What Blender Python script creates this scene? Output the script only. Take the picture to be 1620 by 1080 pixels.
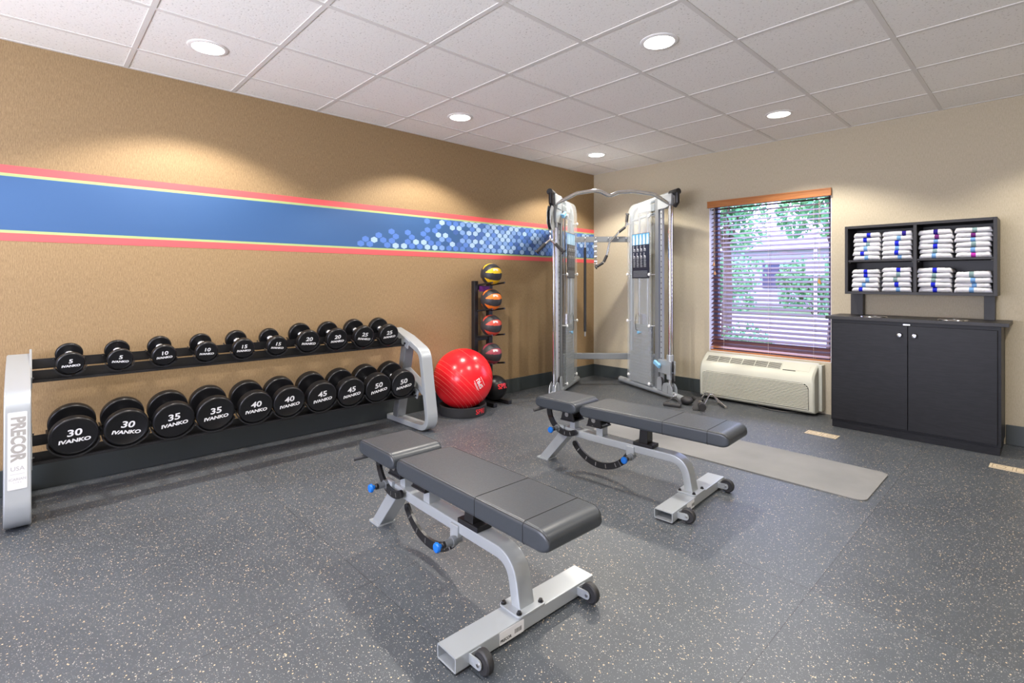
import bpy, bmesh, math, random
from mathutils import Vector, Matrix, noise
PI = math.pi
R = math.radians
random.seed(7)
for o in list(bpy.data.objects):
    bpy.data.objects.remove(o)
S = bpy.context.scene
COL = S.collection

# ------------------------------------------------------------ camera, world, lights, exposure
CAMP = (3.8501, -5.0107, 1.1508)
YAW = 0.8138
cd = bpy.data.cameras.new('camera')
cam = bpy.data.objects.new('camera', cd)
COL.objects.link(cam)
cam.location = CAMP
cam.rotation_euler = (PI / 2, 0, YAW)
cd.sensor_width = 36
cd.lens = 809.33 / 1620 * 36
cd.shift_y = -96 / 1620
cd.clip_start = 0.05
S.camera = cam
S.view_settings.view_transform = 'Standard'
S.view_settings.look = 'None'
S.view_settings.gamma = 1
S.view_settings.use_curve_mapping = False
S.view_settings.exposure = 0.16

W = bpy.data.worlds.new('world')
S.world = W
W.use_nodes = True
wb = W.node_tree.nodes['Background']
wb.inputs[0].default_value = (0.60, 0.62, 1.0, 1)
wb.inputs[1].default_value = 7.0

DAY = (0.66, 0.76, 1.0)
def area(name, loc, rot, sx, sy, e, col):
    l = bpy.data.lights.new(name, 'AREA')
    l.shape = 'RECTANGLE'; l.size = sx; l.size_y = sy; l.energy = e; l.color = col
    o = bpy.data.objects.new(name, l); COL.objects.link(o)
    o.location = loc; o.rotation_euler = rot
    return o
# added fill light in the made-up window behind, aimed up to brighten the ceiling
area('ceiling_fill_behind', (2.5, -7.42, 1.15), (PI / 2 + R(52), 0, 0), 2.6, 1.3, 190, (0.97, 0.98, 1.0))
LAMP_E = 120
LAMP_C = (1.0, 0.93, 0.83)
LAMPS = [(x, y) for x in (0.64, 2.39, 4.14) for y in (-0.79, -2.54, -4.29, -6.05)]

# ------------------------------------------------------------ materials
def mat(name, col, rough=0.5, metal=0.0, spec=0.5, emit=None, es=1.0, coat=0.0):
    m = bpy.data.materials.new(name)
    m.use_nodes = True
    b = m.node_tree.nodes['Principled BSDF']
    b.inputs['Base Color'].default_value = (*col, 1)
    b.inputs['Roughness'].default_value = rough
    b.inputs['Metallic'].default_value = metal
    b.inputs['Specular IOR Level'].default_value = spec
    if coat: b.inputs['Coat Weight'].default_value = coat
    if emit:
        b.inputs['Emission Color'].default_value = (*emit, 1)
        b.inputs['Emission Strength'].default_value = es
    return m
def NT(m):
    nt = m.node_tree
    return nt, nt.nodes, nt.links, nt.nodes['Principled BSDF']
def tex(m, kind='noise', scale=(1, 1, 1), detail=3, size=10, c1=None, c2=None, lo=0.4, hi=0.6, bump=0.0, bdist=0.001, rough=None):
    nt, N, L, b = NT(m)
    tc = N.new('ShaderNodeTexCoord'); mp = N.new('ShaderNodeMapping')
    mp.inputs['Scale'].default_value = scale
    L.new(tc.outputs['Object'], mp.inputs['Vector'])
    t = N.new('ShaderNodeTexNoise'); t.inputs['Scale'].default_value = size; t.inputs['Detail'].default_value = detail
    L.new(mp.outputs[0], t.inputs['Vector'])
    r = N.new('ShaderNodeValToRGB')
    r.color_ramp.elements[0].position = lo; r.color_ramp.elements[1].position = hi
    if c1:
        r.color_ramp.elements[0].color = (*c1, 1); r.color_ramp.elements[1].color = (*c2, 1)
    L.new(t.outputs['Fac'], r.inputs[0])
    if c1: L.new(r.outputs[0], b.inputs['Base Color'])
    if bump:
        bp = N.new('ShaderNodeBump'); bp.inputs['Strength'].default_value = bump; bp.inputs['Distance'].default_value = bdist
        L.new(t.outputs['Fac'], bp.inputs['Height']); L.new(bp.outputs[0], b.inputs['Normal'])
    if rough:
        mr = N.new('ShaderNodeMapRange'); mr.inputs['To Min'].default_value = rough[0]; mr.inputs['To Max'].default_value = rough[1]
        L.new(t.outputs['Fac'], mr.inputs['Value']); L.new(mr.outputs[0], b.inputs['Roughness'])
    return m

M = {}
M['silver'] = mat('silver_powder_coat', (0.40, 0.43, 0.455), 0.34, 0.35, 0.5)
M['silver_dark'] = mat('grey_powder_coat', (0.22, 0.235, 0.25), 0.36, 0.35)
M['chrome'] = mat('chrome', (0.78, 0.78, 0.8), 0.12, 1.0)
M['steel'] = mat('brushed_steel', (0.55, 0.55, 0.56), 0.3, 1.0)
M['black_metal'] = mat('black_metal', (0.012, 0.012, 0.014), 0.35)
M['saddle'] = mat('saddle_plastic', (0.014, 0.014, 0.015), 0.4)
M['black_rubber'] = mat('black_rubber', (0.02, 0.02, 0.022), 0.55)
M['urethane'] = mat('black_urethane', (0.006, 0.006, 0.007), 0.34, 0, 0.38)
M['face_black'] = mat('matt_black_face', (0.006, 0.006, 0.007), 0.6)
M['white_ink'] = mat('white_ink', (0.78, 0.78, 0.78), 0.5)
M['foam'] = mat('dark_foam_grip', (0.035, 0.035, 0.037), 0.7)
M['vinyl'] = tex(mat('black_vinyl', (0.036, 0.042, 0.050), 0.32, 0, 0.5), size=180, detail=2, bump=0.25, bdist=0.0006, rough=(0.27, 0.46))
M['seam'] = mat('seam_thread', (0.008, 0.008, 0.008), 0.7)
M['blue_knob'] = mat('blue_plastic', (0.01, 0.14, 0.55), 0.25)
M['pale_blue'] = mat('pale_blue_plastic', (0.22, 0.48, 0.72), 0.35)
M['white_plastic'] = mat('white_plastic', (0.8, 0.8, 0.8), 0.35)
M['label_grey'] = mat('label_silver', (0.66, 0.67, 0.68), 0.3, 0.2)
M['label_ink'] = mat('label_grey_ink', (0.30, 0.29, 0.27), 0.4)
M['label_pale'] = mat('label_pale_ink', (0.36, 0.36, 0.36), 0.4)
M['label_white'] = mat('white_sticker', (0.72, 0.73, 0.76), 0.4)
M['black_ink'] = mat('black_ink', (0.02, 0.02, 0.02), 0.5)
M['cream'] = mat('cream_plastic', (0.54, 0.54, 0.455), 0.42)
M['vent_dark'] = mat('vent_recess_shade', (0.045, 0.044, 0.038), 0.8)  # for flat dark plates: shade of the recesses put into the colour
M['laminate'] = tex(mat('charcoal_laminate', (0.014, 0.014, 0.017), 0.42, 0, 0.22), scale=(1, 1, 8), size=14, detail=4, c1=(0.012, 0.0125, 0.015), c2=(0.0155, 0.016, 0.019))
M['laminate_edge'] = mat('charcoal_laminate_edge', (0.024, 0.023, 0.024), 0.42, 0, 0.3)
M['towel'] = tex(mat('white_terry', (0.72, 0.72, 0.75), 0.95, 0, 0.1), size=260, detail=2, bump=0.9, bdist=0.004)
def stripe_m(n, c): return tex(mat(n, c, 0.95, 0, 0.1), size=260, detail=2, bump=0.7, bdist=0.003)
TS = {'blue': stripe_m('towel_stripe_blue', (0.02, 0.03, 0.55)), 'navy': stripe_m('towel_stripe_navy', (0.03, 0.02, 0.22)),
      'plum': stripe_m('towel_stripe_plum', (0.16, 0.03, 0.18)), 'sage': stripe_m('towel_stripe_sage', (0.22, 0.33, 0.34)),
      'light blue': stripe_m('towel_stripe_light_blue', (0.17, 0.34, 0.62)), 'magenta': stripe_m('towel_stripe_magenta', (0.42, 0.04, 0.36))}
M['red_vinyl'] = mat('red_ball_vinyl', (0.78, 0.012, 0.02), 0.24, 0, 0.5)
M['red_pale'] = mat('red_ball_line', (0.85, 0.16, 0.13), 0.4)
M['red_ink'] = mat('red_ink', (0.70, 0.02, 0.03), 0.5)
M['ball_black'] = tex(mat('ball_black_rubber', (0.028, 0.028, 0.032), 0.5), size=150, detail=1, bump=0.4, bdist=0.001)
M['mat_grey'] = tex(mat('grey_mat', (0.17, 0.17, 0.165), 0.72), size=2.5, detail=4, c1=(0.15, 0.152, 0.15), c2=(0.20, 0.20, 0.195), lo=0.3, hi=0.7)
M['mat_edge'] = mat('mat_edge', (0.05, 0.05, 0.05), 0.7)
M['beige_metal'] = mat('beige_floor_register', (0.50, 0.42, 0.30), 0.5)
M['beige_dark'] = mat('beige_register_slot', (0.20, 0.155, 0.10), 0.7)
M['purple'] = mat('purple_band', (0.16, 0.02, 0.2), 0.6)
M['lens'] = mat('lamp_lens', (1, 1, 1), 0.5, emit=(1.0, 0.97, 0.92), es=9)
M['trim_white'] = mat('white_trim', (0.82, 0.81, 0.79), 0.45)
M['base_black'] = mat('dark_cove_base', (0.050, 0.060, 0.062), 0.38)
M['window_frame'] = mat('dark_blue_window_frame', (0.04, 0.045, 0.11), 0.4)
M['reveal'] = mat('white_reveal', (0.75, 0.73, 0.75), 0.6)
def woodm(n, c1, c2):
    return tex(mat(n, c1, 0.38), scale=(1.5, 30, 60), size=4, detail=4, c1=c1, c2=c2, lo=0.3, hi=0.7)
M['cherry'] = woodm('cherry_wood', (0.36, 0.125, 0.032), (0.48, 0.19, 0.055))
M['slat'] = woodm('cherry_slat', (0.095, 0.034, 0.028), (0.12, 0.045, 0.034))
M['cord'] = mat('pale_cord', (0.6, 0.5, 0.42), 0.8)
M['tassel'] = mat('wood_tassel', (0.55, 0.28, 0.10), 0.5)
M['weight'] = mat('weight_plate_grey', (0.33, 0.35, 0.36), 0.42, 0.3)
M['grey_tube'] = mat('grey_plastic_end', (0.05, 0.05, 0.05), 0.5)

# frosted clear shroud
m = mat('clear_acrylic', (0.92, 0.93, 0.94), 0.08, 0, 0.5)
nt, N, L, b = NT(m)
tr = N.new('ShaderNodeBsdfTransparent'); tr.inputs[0].default_value = (0.93, 0.95, 0.96, 1)
mx = N.new('ShaderNodeMixShader'); mx.inputs[0].default_value = 0.22
b.inputs['Base Color'].default_value = (0.62, 0.64, 0.66, 1)
L.new(tr.outputs[0], mx.inputs[1]); L.new(b.outputs[0], mx.inputs[2]); L.new(mx.outputs[0], N['Material Output'].inputs[0])
M['acrylic'] = m
m = mat('window_glass', (1, 1, 1), 0.02)
nt, N, L, b = NT(m)
tr = N.new('ShaderNodeBsdfTransparent'); gl = N.new('ShaderNodeBsdfGlossy'); gl.inputs['Roughness'].default_value = 0.02
mx = N.new('ShaderNodeMixShader'); mx.inputs[0].default_value = 0.06
tr.inputs[0].default_value = (0.95, 0.96, 1, 1)
L.new(tr.outputs[0], mx.inputs[1]); L.new(gl.outputs[0], mx.inputs[2]); L.new(mx.outputs[0], N['Material Output'].inputs[0])
M['glass'] = m

# wallpaper, brown woven
def linen(name, c1, c2, c3):
    m = mat(name, c1, 0.62, 0, 0.3)
    nt, N, L, b = NT(m)
    tc = N.new('ShaderNodeTexCoord')
    outs = []
    for sc, s in (((26, 26, 3.4), 9), ((45, 45, 8), 9)):
        mp = N.new('ShaderNodeMapping'); mp.inputs['Scale'].default_value = sc
        L.new(tc.outputs['Object'], mp.inputs['Vector'])
        t = N.new('ShaderNodeTexNoise'); t.inputs['Scale'].default_value = s; t.inputs['Detail'].default_value = 4
        L.new(mp.outputs[0], t.inputs['Vector']); outs.append(t)
    ad = N.new('ShaderNodeMath'); ad.operation = 'ADD'
    L.new(outs[0].outputs['Fac'], ad.inputs[0]); L.new(outs[1].outputs['Fac'], ad.inputs[1])
    hv = N.new('ShaderNodeMath'); hv.operation = 'MULTIPLY'; hv.inputs[1].default_value = 0.5
    L.new(ad.outputs[0], hv.inputs[0])
    r = N.new('ShaderNodeValToRGB')
    e = r.color_ramp.elements
    e[0].position = 0.36; e[0].color = (*c1, 1); e[1].position = 0.64; e[1].color = (*c3, 1)
    k = e.new(0.5); k.color = (*c2, 1)
    L.new(hv.outputs[0], r.inputs[0]); L.new(r.outputs[0], b.inputs['Base Color'])
    bp = N.new('ShaderNodeBump'); bp.inputs['Strength'].default_value = 0.2; bp.inputs['Distance'].default_value = 0.0006
    L.new(hv.outputs[0], bp.inputs['Height']); L.new(bp.outputs[0], b.inputs['Normal'])
    return m
M['brown_paper'] = linen('brown_woven_wallpaper', (0.24, 0.160, 0.082), (0.305, 0.207, 0.108), (0.37, 0.255, 0.138))
M['cream_paper'] = linen('cream_woven_wallpaper', (0.44, 0.38, 0.275), (0.49, 0.43, 0.315), (0.54, 0.475, 0.355))
BC = {'red': (0.78, 0.105, 0.115), 'green': (0.36, 0.47, 0.20), 'blue': (0.040, 0.108, 0.265),
      'hex_mid': (0.09, 0.20, 0.56), 'hex_pale': (0.19, 0.33, 0.64), 'hex_white': (0.36, 0.52, 0.76), 'hex_low': (0.06, 0.13, 0.38)}
for k, c in BC.items():
    M['b_' + k] = mat('border_' + k, c, 0.5)

# floor: dark rubber with flecks
m = mat('rubber_floor', (0.05, 0.055, 0.062), 0.4, 0, 0.5)
nt, N, L, b = NT(m)
tc = N.new('ShaderNodeTexCoord')
def vor(sc, th, seedoff):
    mp = N.new('ShaderNodeMapping'); mp.inputs['Location'].default_value = (seedoff, seedoff * 2, 0)
    nz = N.new('ShaderNodeTexNoise'); nz.inputs['Scale'].default_value = sc * 1.3; nz.inputs['Detail'].default_value = 1
    L.new(tc.outputs['Object'], nz.inputs['Vector'])
    va = N.new('ShaderNodeVectorMath'); va.operation = 'SCALE'; va.inputs['Scale'].default_value = 0.55 / sc
    L.new(nz.outputs['Color'], va.inputs[0])
    vb = N.new('ShaderNodeVectorMath'); vb.operation = 'ADD'
    L.new(tc.outputs['Object'], vb.inputs[0]); L.new(va.outputs[0], vb.inputs[1])
    L.new(vb.outputs[0], mp.inputs[0])
    v = N.new('ShaderNodeTexVoronoi'); v.inputs['Scale'].default_value = sc
    L.new(mp.outputs[0], v.inputs['Vector'])
    sp = N.new('ShaderNodeSeparateColor'); L.new(v.outputs['Color'], sp.inputs[0])
    g = N.new('ShaderNodeMath'); g.operation = 'GREATER_THAN'; g.inputs[1].default_value = th
    L.new(sp.outputs[0], g.inputs[0])
    d = N.new('ShaderNodeMath'); d.operation = 'LESS_THAN'; d.inputs[1].default_value = 0.42
    L.new(v.outputs['Distance'], d.inputs[0])
    mu = N.new('ShaderNodeMath'); mu.operation = 'MULTIPLY'
    L.new(g.outputs[0], mu.inputs[0]); L.new(d.outputs[0], mu.inputs[1])
    return mu, sp
base = N.new('ShaderNodeTexNoise'); base.inputs['Scale'].default_value = 1.7; base.inputs['Detail'].default_value = 5
L.new(tc.outputs['Object'], base.inputs['Vector'])
br = N.new('ShaderNodeValToRGB'); br.color_ramp.elements[0].position = 0.3; br.color_ramp.elements[1].position = 0.75
br.color_ramp.elements[0].color = (0.048, 0.056, 0.066, 1); br.color_ramp.elements[1].color = (0.068, 0.078, 0.090, 1)
L.new(base.outputs['Fac'], br.inputs[0])
# tiles: per tile tone and seams
TS_ = 1.17
bk = N.new('ShaderNodeTexBrick'); bk.offset = 0.0; bk.inputs['Scale'].default_value = 1.0
bk.inputs['Brick Width'].default_value = TS_; bk.inputs['Row Height'].default_value = TS_
bk.inputs['Mortar Size'].default_value = 0.0018; bk.inputs['Mortar Smooth'].default_value = 0.3
bk.inputs['Color1'].default_value = (0.86, 0.86, 0.86, 1); bk.inputs['Color2'].default_value = (1.12, 1.12, 1.12, 1); bk.inputs['Mortar'].default_value = (0.45, 0.45, 0.45, 1)
mpb = N.new('ShaderNodeMapping'); mpb.inputs['Location'].default_value = (0.28, 0.55, 0)
L.new(tc.outputs['Object'], mpb.inputs[0]); L.new(mpb.outputs[0], bk.inputs['Vector'])
mt = N.new('ShaderNodeMix'); mt.data_type = 'RGBA'; mt.blend_type = 'MULTIPLY'; mt.inputs[0].default_value = 1
L.new(br.outputs[0], mt.inputs[6]); L.new(bk.outputs['Color'], mt.inputs[7])
prev = mt.outputs[2]
for sc, th, off, ca in ((175, 0.966, 0.0, (0.60, 0.46, 0.29)), (260, 0.945, 3.3, (0.46, 0.43, 0.38)), (380, 0.90, 7.1, (0.24, 0.25, 0.26))):
    mu, sp = vor(sc, th, off)
    mm = N.new('ShaderNodeMix'); mm.data_type = 'RGBA'
    L.new(mu.outputs[0], mm.inputs[0]); L.new(prev, mm.inputs[6]); mm.inputs[7].default_value = (*ca, 1)
    prev = mm.outputs[2]
L.new(prev, b.inputs['Base Color'])
rn = N.new('ShaderNodeTexNoise'); rn.inputs['Scale'].default_value = 320; rn.inputs['Detail'].default_value = 2
L.new(tc.outputs['Object'], rn.inputs['Vector'])
bp = N.new('ShaderNodeBump'); bp.inputs['Strength'].default_value = 0.35; bp.inputs['Distance'].default_value = 0.001
L.new(rn.outputs['Fac'], bp.inputs['Height']); L.new(bp.outputs[0], b.inputs['Normal'])
mr = N.new('ShaderNodeMapRange'); mr.inputs['To Min'].default_value = 0.34; mr.inputs['To Max'].default_value = 0.52
L.new(base.outputs['Fac'], mr.inputs[0]); L.new(mr.outputs[0], b.inputs['Roughness'])
M['floor'] = m

# ceiling tile
m = mat('acoustic_ceiling_tile', (0.88, 0.865, 0.83), 0.9, 0, 0.2)
nt, N, L, b = NT(m)
tc = N.new('ShaderNodeTexCoord')
v = N.new('ShaderNodeTexNoise'); v.inputs['Scale'].default_value = 95; v.inputs['Detail'].default_value = 3
L.new(tc.outputs['Object'], v.inputs['Vector'])
r = N.new('ShaderNodeValToRGB'); r.color_ramp.elements[0].position = 0.29; r.color_ramp.elements[1].position = 0.40
r.color_ramp.elements[0].color = (0.60, 0.58, 0.54, 1); r.color_ramp.elements[1].color = (0.88, 0.865, 0.83, 1)
L.new(v.outputs['Fac'], r.inputs[0]); L.new(r.outputs[0], b.inputs['Base Color'])
bp = N.new('ShaderNodeBump'); bp.inputs['Strength'].default_value = 0.4; bp.inputs['Distance'].default_value = 0.002
L.new(v.outputs['Fac'], bp.inputs['Height']); L.new(bp.outputs[0], b.inputs['Normal'])
M['tile'] = m
M['grid'] = mat('ceiling_grid', (0.72, 0.70, 0.67), 0.5)

# ------------------------------------------------------------ mesh helpers
class MB:
    def __init__(s): s.bm = bmesh.new()
    def _add(s, vs, fs, mi=0):
        v = [s.bm.verts.new(p) for p in vs]
        for f in fs:
            try:
                q = s.bm.faces.new([v[i] for i in f]); q.material_index = mi
            except ValueError: pass
        return v
    def box(s, x0, x1, y0, y1, z0, z1, mi=0, mtx=None):
        vs = [Vector(p) for p in ((x0, y0, z0), (x1, y0, z0), (x1, y1, z0), (x0, y1, z0), (x0, y0, z1), (x1, y0, z1), (x1, y1, z1), (x0, y1, z1))]
        if mtx: vs = [mtx @ p for p in vs]
        s._add(vs, [(0, 3, 2, 1), (4, 5, 6, 7), (0, 1, 5, 4), (1, 2, 6, 5), (2, 3, 7, 6), (3, 0, 4, 7)], mi); return s
    def sweep(s, pts, prof, up=(0, 0, 1), closed=False, mi=0, cap=True, scales=None):
        """prof: list of (a,b) in the frame (side, up')."""
        pts = [Vector(p) for p in pts]; n = len(pts); rings = []
        for i, p in enumerate(pts):
            if closed: t = pts[(i + 1) % n] - pts[i - 1]
            else: t = (pts[min(i + 1, n - 1)] - pts[max(i - 1, 0)])
            t.normalize()
            u = Vector(up); side = t.cross(u)
            if side.length < 1e-4: side = t.cross(Vector((1, 0.01, 0)))
            side.normalize(); u2 = side.cross(t).normalized()
            k = 1.0
            if not closed and 0 < i < n - 1:
                a = (pts[i] - pts[i - 1]).normalized(); c = (pts[i + 1] - pts[i]).normalized()
                k = 1 / max(0.5, math.cos(a.angle(c, 0) / 2))
            sc = scales[i] if scales else 1
            rings.append([s.bm.verts.new(p + side * (q[0] * sc) + u2 * (q[1] * k * sc)) for q in prof])
        m_ = len(prof)
        for i in range(n if closed else n - 1):
            a, c = rings[i], rings[(i + 1) % n]
            for j in range(m_):
                f = s.bm.faces.new((a[j], a[(j + 1) % m_], c[(j + 1) % m_], c[j])); f.material_index = mi
        if cap and not closed:
            f = s.bm.faces.new(rings[0]); f.material_index = mi
            f = s.bm.faces.new(list(reversed(rings[-1]))); f.material_index = mi
        return s
    def tube(s, pts, r, seg=12, up=None, mi=0, closed=False, scales=None):
        if up is None:
            d = Vector(pts[-1]) - Vector(pts[0])
            if d.length < 1e-6: d = Vector(pts[1]) - Vector(pts[0])
            up = (0, 0, 1) if abs(d.normalized().z) < 0.9 else (1, 0.02, 0)
        return s.sweep(pts, [(r * math.cos(2 * PI * k / seg), r * math.sin(2 * PI * k / seg)) for k in range(seg)], up, closed, mi, True, scales)
    def cyl(s, p0, p1, r, seg=24, mi=0, r2=None):
        return s.tube([p0, p1], r, seg, mi=mi, scales=[1, (r2 / r) if r2 is not None else 1])
    def lathe(s, prof, mtx=None, seg=32, mi=0, mis=None):
        """prof (r, h) about local z"""
        rings = []
        for r_, h in prof:
            if r_ < 1e-6:
                p = Vector((0, 0, h)); rings.append([s.bm.verts.new(mtx @ p if mtx else p)])
            else:
                ring = []
                for k in range(seg):
                    a = 2 * PI * k / seg; p = Vector((r_ * math.cos(a), r_ * math.sin(a), h))
                    ring.append(s.bm.verts.new(mtx @ p if mtx else p))
                rings.append(ring)
        for i in range(len(rings) - 1):
            a, c = rings[i], rings[i + 1]
            for j in range(seg):
                k = (j + 1) % seg
                if len(a) == 1 and len(c) == 1: continue
                if len(a) == 1: q = (a[0], c[k], c[j])
                elif len(c) == 1: q = (a[j], a[k], c[0])
                else: q = (a[j], a[k], c[k], c[j])
                f = s.bm.faces.new(q); f.material_index = mis[i] if mis else mi
        return s
    def prism(s, poly, axis, d0, d1, mi=0, mtx=None):
        """poly in the two other axes order: axis 'y' -> (x,z); 'x' -> (y,z); 'z' -> (x,y)"""
        def P(q, d):
            p = {'y': Vector((q[0], d, q[1])), 'x': Vector((d, q[0], q[1])), 'z': Vector((q[0], q[1], d))}[axis]
            return mtx @ p if mtx else p
        a = [s.bm.verts.new(P(q, d0)) for q in poly]; c = [s.bm.verts.new(P(q, d1)) for q in poly]; n = len(poly)
        for f in [a, list(reversed(c))] + [(a[i], c[i], c[(i + 1) % n], a[(i + 1) % n]) for i in range(n)]:
            q = s.bm.faces.new(f); q.material_index = mi
        return s
    def ribbon(s, outer, inner, axis, d0, d1, mi=0, closed=False):
        n = len(outer)
        for i in range(n if closed else n - 1):
            k = (i + 1) % n
            s.prism([outer[i], outer[k], inner[k], inner[i]], axis, d0, d1, mi)
        return s
    def ball(s, c, r, seg=16, rings=10, mi=0, sc=(1, 1, 1)):
        mt_ = Matrix.Translation(c) @ Matrix.Diagonal((*sc, 1))
        return s.lathe([(r * math.sin(PI * i / rings), -r * math.cos(PI * i / rings)) for i in range(rings + 1)], mt_, seg, mi)

def obj(name, mb, mats, parent=None, bevel=0, loc=None, angle=38, smooth=True, seg=2, wn=True):
    bm = mb.bm
    if bevel == 0: bmesh.ops.remove_doubles(bm, verts=bm.verts, dist=1e-6)
    bmesh.ops.recalc_face_normals(bm, faces=bm.faces)
    me = bpy.data.meshes.new(name)
    bm.to_mesh(me); bm.free()
    if not isinstance(mats, (list, tuple)): mats = [mats]
    for q in mats: me.materials.append(M[q] if isinstance(q, str) else q)
    if smooth:
        me.polygons.foreach_set('use_smooth', [True] * len(me.polygons))
        me.set_sharp_from_angle(angle=R(angle))
    o = bpy.data.objects.new(name, me); COL.objects.link(o)
    if parent: o.parent = parent
    if loc: o.location = loc
    if smooth and wn:
        w_ = o.modifiers.new('weighted', 'WEIGHTED_NORMAL'); w_.keep_sharp = True; w_.weight = 80
    if bevel:
        md = o.modifiers.new('bevel', 'BEVEL'); md.width = bevel; md.segments = seg; md.limit_method = 'ANGLE'; md.angle_limit = R(40); md.harden_normals = True
    return o
def tag(o, label, cat, group=None):
    o['label'] = label; o['category'] = cat
    if group: o['group'] = group
    return o
def thing(name, label, cat, loc=(0, 0, 0), rot=(0, 0, 0), group=None):
    o = bpy.data.objects.new(name, None); COL.objects.link(o)
    o.location = loc; o.rotation_euler = rot; o.empty_display_size = 0.1
    return tag(o, label, cat, group)
def struct(name, mb, mats, bevel=0, smooth=False, **k):
    o = obj(name, mb, mats, bevel=bevel, smooth=smooth, **k); o['kind'] = 'structure'; return o
def copy_tree(o, parent=None):
    c = o.copy(); COL.objects.link(c)
    if parent: c.parent = parent
    for ch in [q for q in bpy.data.objects if q.parent == o]: copy_tree(ch, c)
    return c
def arc(cx, cy, r, a0, a1, n):
    return [(cx + r * math.cos(R(a0 + (a1 - a0) * i / n)), cy + r * math.sin(R(a0 + (a1 - a0) * i / n))) for i in range(n + 1)]
def rpoly(pts, rad, n=6):
    """round the corners of an open/closed 2D/3D polyline (list of points, list of radii)"""
    out = []; P = [Vector(p) for p in pts]
    for i, p in enumerate(P):
        if i == 0 or i == len(P) - 1 or rad[i] == 0: out.append(p); continue
        a = (P[i - 1] - p); c = (P[i + 1] - p)
        ang = a.angle(c); d = min(rad[i] / math.tan(ang / 2), a.length * 0.49, c.length * 0.49)
        s_ = p + a.normalized() * d; e_ = p + c.normalized() * d
        for k in range(n + 1):
            t = k / n; out.append(s_ * (1 - t) ** 2 + p * 2 * t * (1 - t) + e_ * t * t)
    return out
def rrect(w, h, r, n=4):
    o_ = []
    for cx, cy, a in ((w / 2 - r, h / 2 - r, 0), (-w / 2 + r, h / 2 - r, 90), (-w / 2 + r, -h / 2 + r, 180), (w / 2 - r, -h / 2 + r, 270)):
        o_ += arc(cx, cy, r, a, a + 90, n)
    return o_
_tc = {}
def textgeo(body, size, shear=0.0, bold=0.0, sx=1.0):
    key = (body, size, shear, bold, sx)
    if key in _tc: return _tc[key]
    c = bpy.data.curves.new('lettering', 'FONT'); c.body = body; c.size = size; c.shear = shear; c.offset = bold
    c.align_x = 'CENTER'; c.align_y = 'CENTER'; c.resolution_u = 3; c.fill_mode = 'FRONT'
    o = bpy.data.objects.new('lettering', c); COL.objects.link(o)
    dg = bpy.context.evaluated_depsgraph_get(); dg.update()
    me = bpy.data.meshes.new_from_object(o.evaluated_get(dg))
    vs = [(v.co.x * sx, v.co.y) for v in me.vertices]; fs = [tuple(p.vertices) for p in me.polygons]
    bpy.data.objects.remove(o); bpy.data.curves.remove(c); bpy.data.meshes.remove(me)
    _tc[key] = (vs, fs); return vs, fs
def add_text(mb, body, size, mtx, mi=0, f=None, **k):
    vs, fs = textgeo(body, size, **k)
    mb._add([mtx @ (f(x, y) if f else Vector((x, y, 0))) for x, y in vs], fs, mi); return mb
def basis(o, ex, ey):
    ex = Vector(ex).normalized(); ey = Vector(ey).normalized(); ez = ex.cross(ey)
    m_ = Matrix((ex, ey, ez)).transposed().to_4x4(); m_.translation = Vector(o); return m_

# ------------------------------------------------------------ the room
XR, YB, HC = 5.3, -7.3, 2.44
struct('floor', MB().box(-0.12, XR, YB, 0.17, -0.1, 0), 'floor')
struct('ceiling', MB().box(-0.12, XR, YB, 0.17, HC, HC + 0.1), 'tile')
struct('wall_left', MB().box(-0.12, 0, YB, 0.17, 0, HC), 'brown_paper')
WX0, WX1, WZ0, WZ1 = 1.455, 2.54, 0.445, 1.945
wb_ = MB()
wb_.box(0, WX0, 0, 0.17, 0, HC).box(WX1, XR, 0, 0.17, 0, HC).box(WX0, WX1, 0, 0.17, 0, WZ0).box(WX0, WX1, 0, 0.17, WZ1, HC)
struct('wall_back', wb_, 'cream_paper')
# right wall; unseen wall behind with an added window opening for the fill light
wr = MB().box(XR, XR + 0.1, YB, 0.17, 0, HC)
struct('wall_right', wr, 'cream_paper')
wf = MB(); wf.box(-0.12, 1.1, YB - 0.1, YB, 0, HC).box(3.9, XR + 0.1, YB - 0.1, YB, 0, HC).box(1.1, 3.9, YB - 0.1, YB, 0, 0.4).box(1.1, 3.9, YB - 0.1, YB, 1.9, HC)
struct('wall_front', wf, 'cream_paper')
# cove base
struct('baseboard_left', MB().box(0.0, 0.010, YB, 0, 0, 0.14), 'base_black', bevel=0.003)
bb = MB().box(0.01, 1.44, -0.010, 0, 0, 0.14).box(3.62, XR, -0.010, 0, 0, 0.14)
struct('baseboard_back', bb, 'base_black', bevel=0.003)
# ceiling grid
gx0, gy0, GS = 2.099, -2.251, 0.5836
g = MB()
for i in range(-3, 7):
    x = gx0 + GS * i
    if 0 < x < XR: g.box(x - 0.012, x + 0.012, YB, 0, HC - 0.004, HC + 0.001)
for j in range(-8, 4):
    y = gy0 + GS * j
    if YB < y < 0: g.box(0, XR, y - 0.012, y + 0.012, HC - 0.0035, HC + 0.001)
g.box(0, 0.02, YB, 0, HC - 0.003, HC + 0.001).box(0, XR, -0.02, 0, HC - 0.003, HC + 0.001)
struct('trim_2', g, 'grid')
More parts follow.
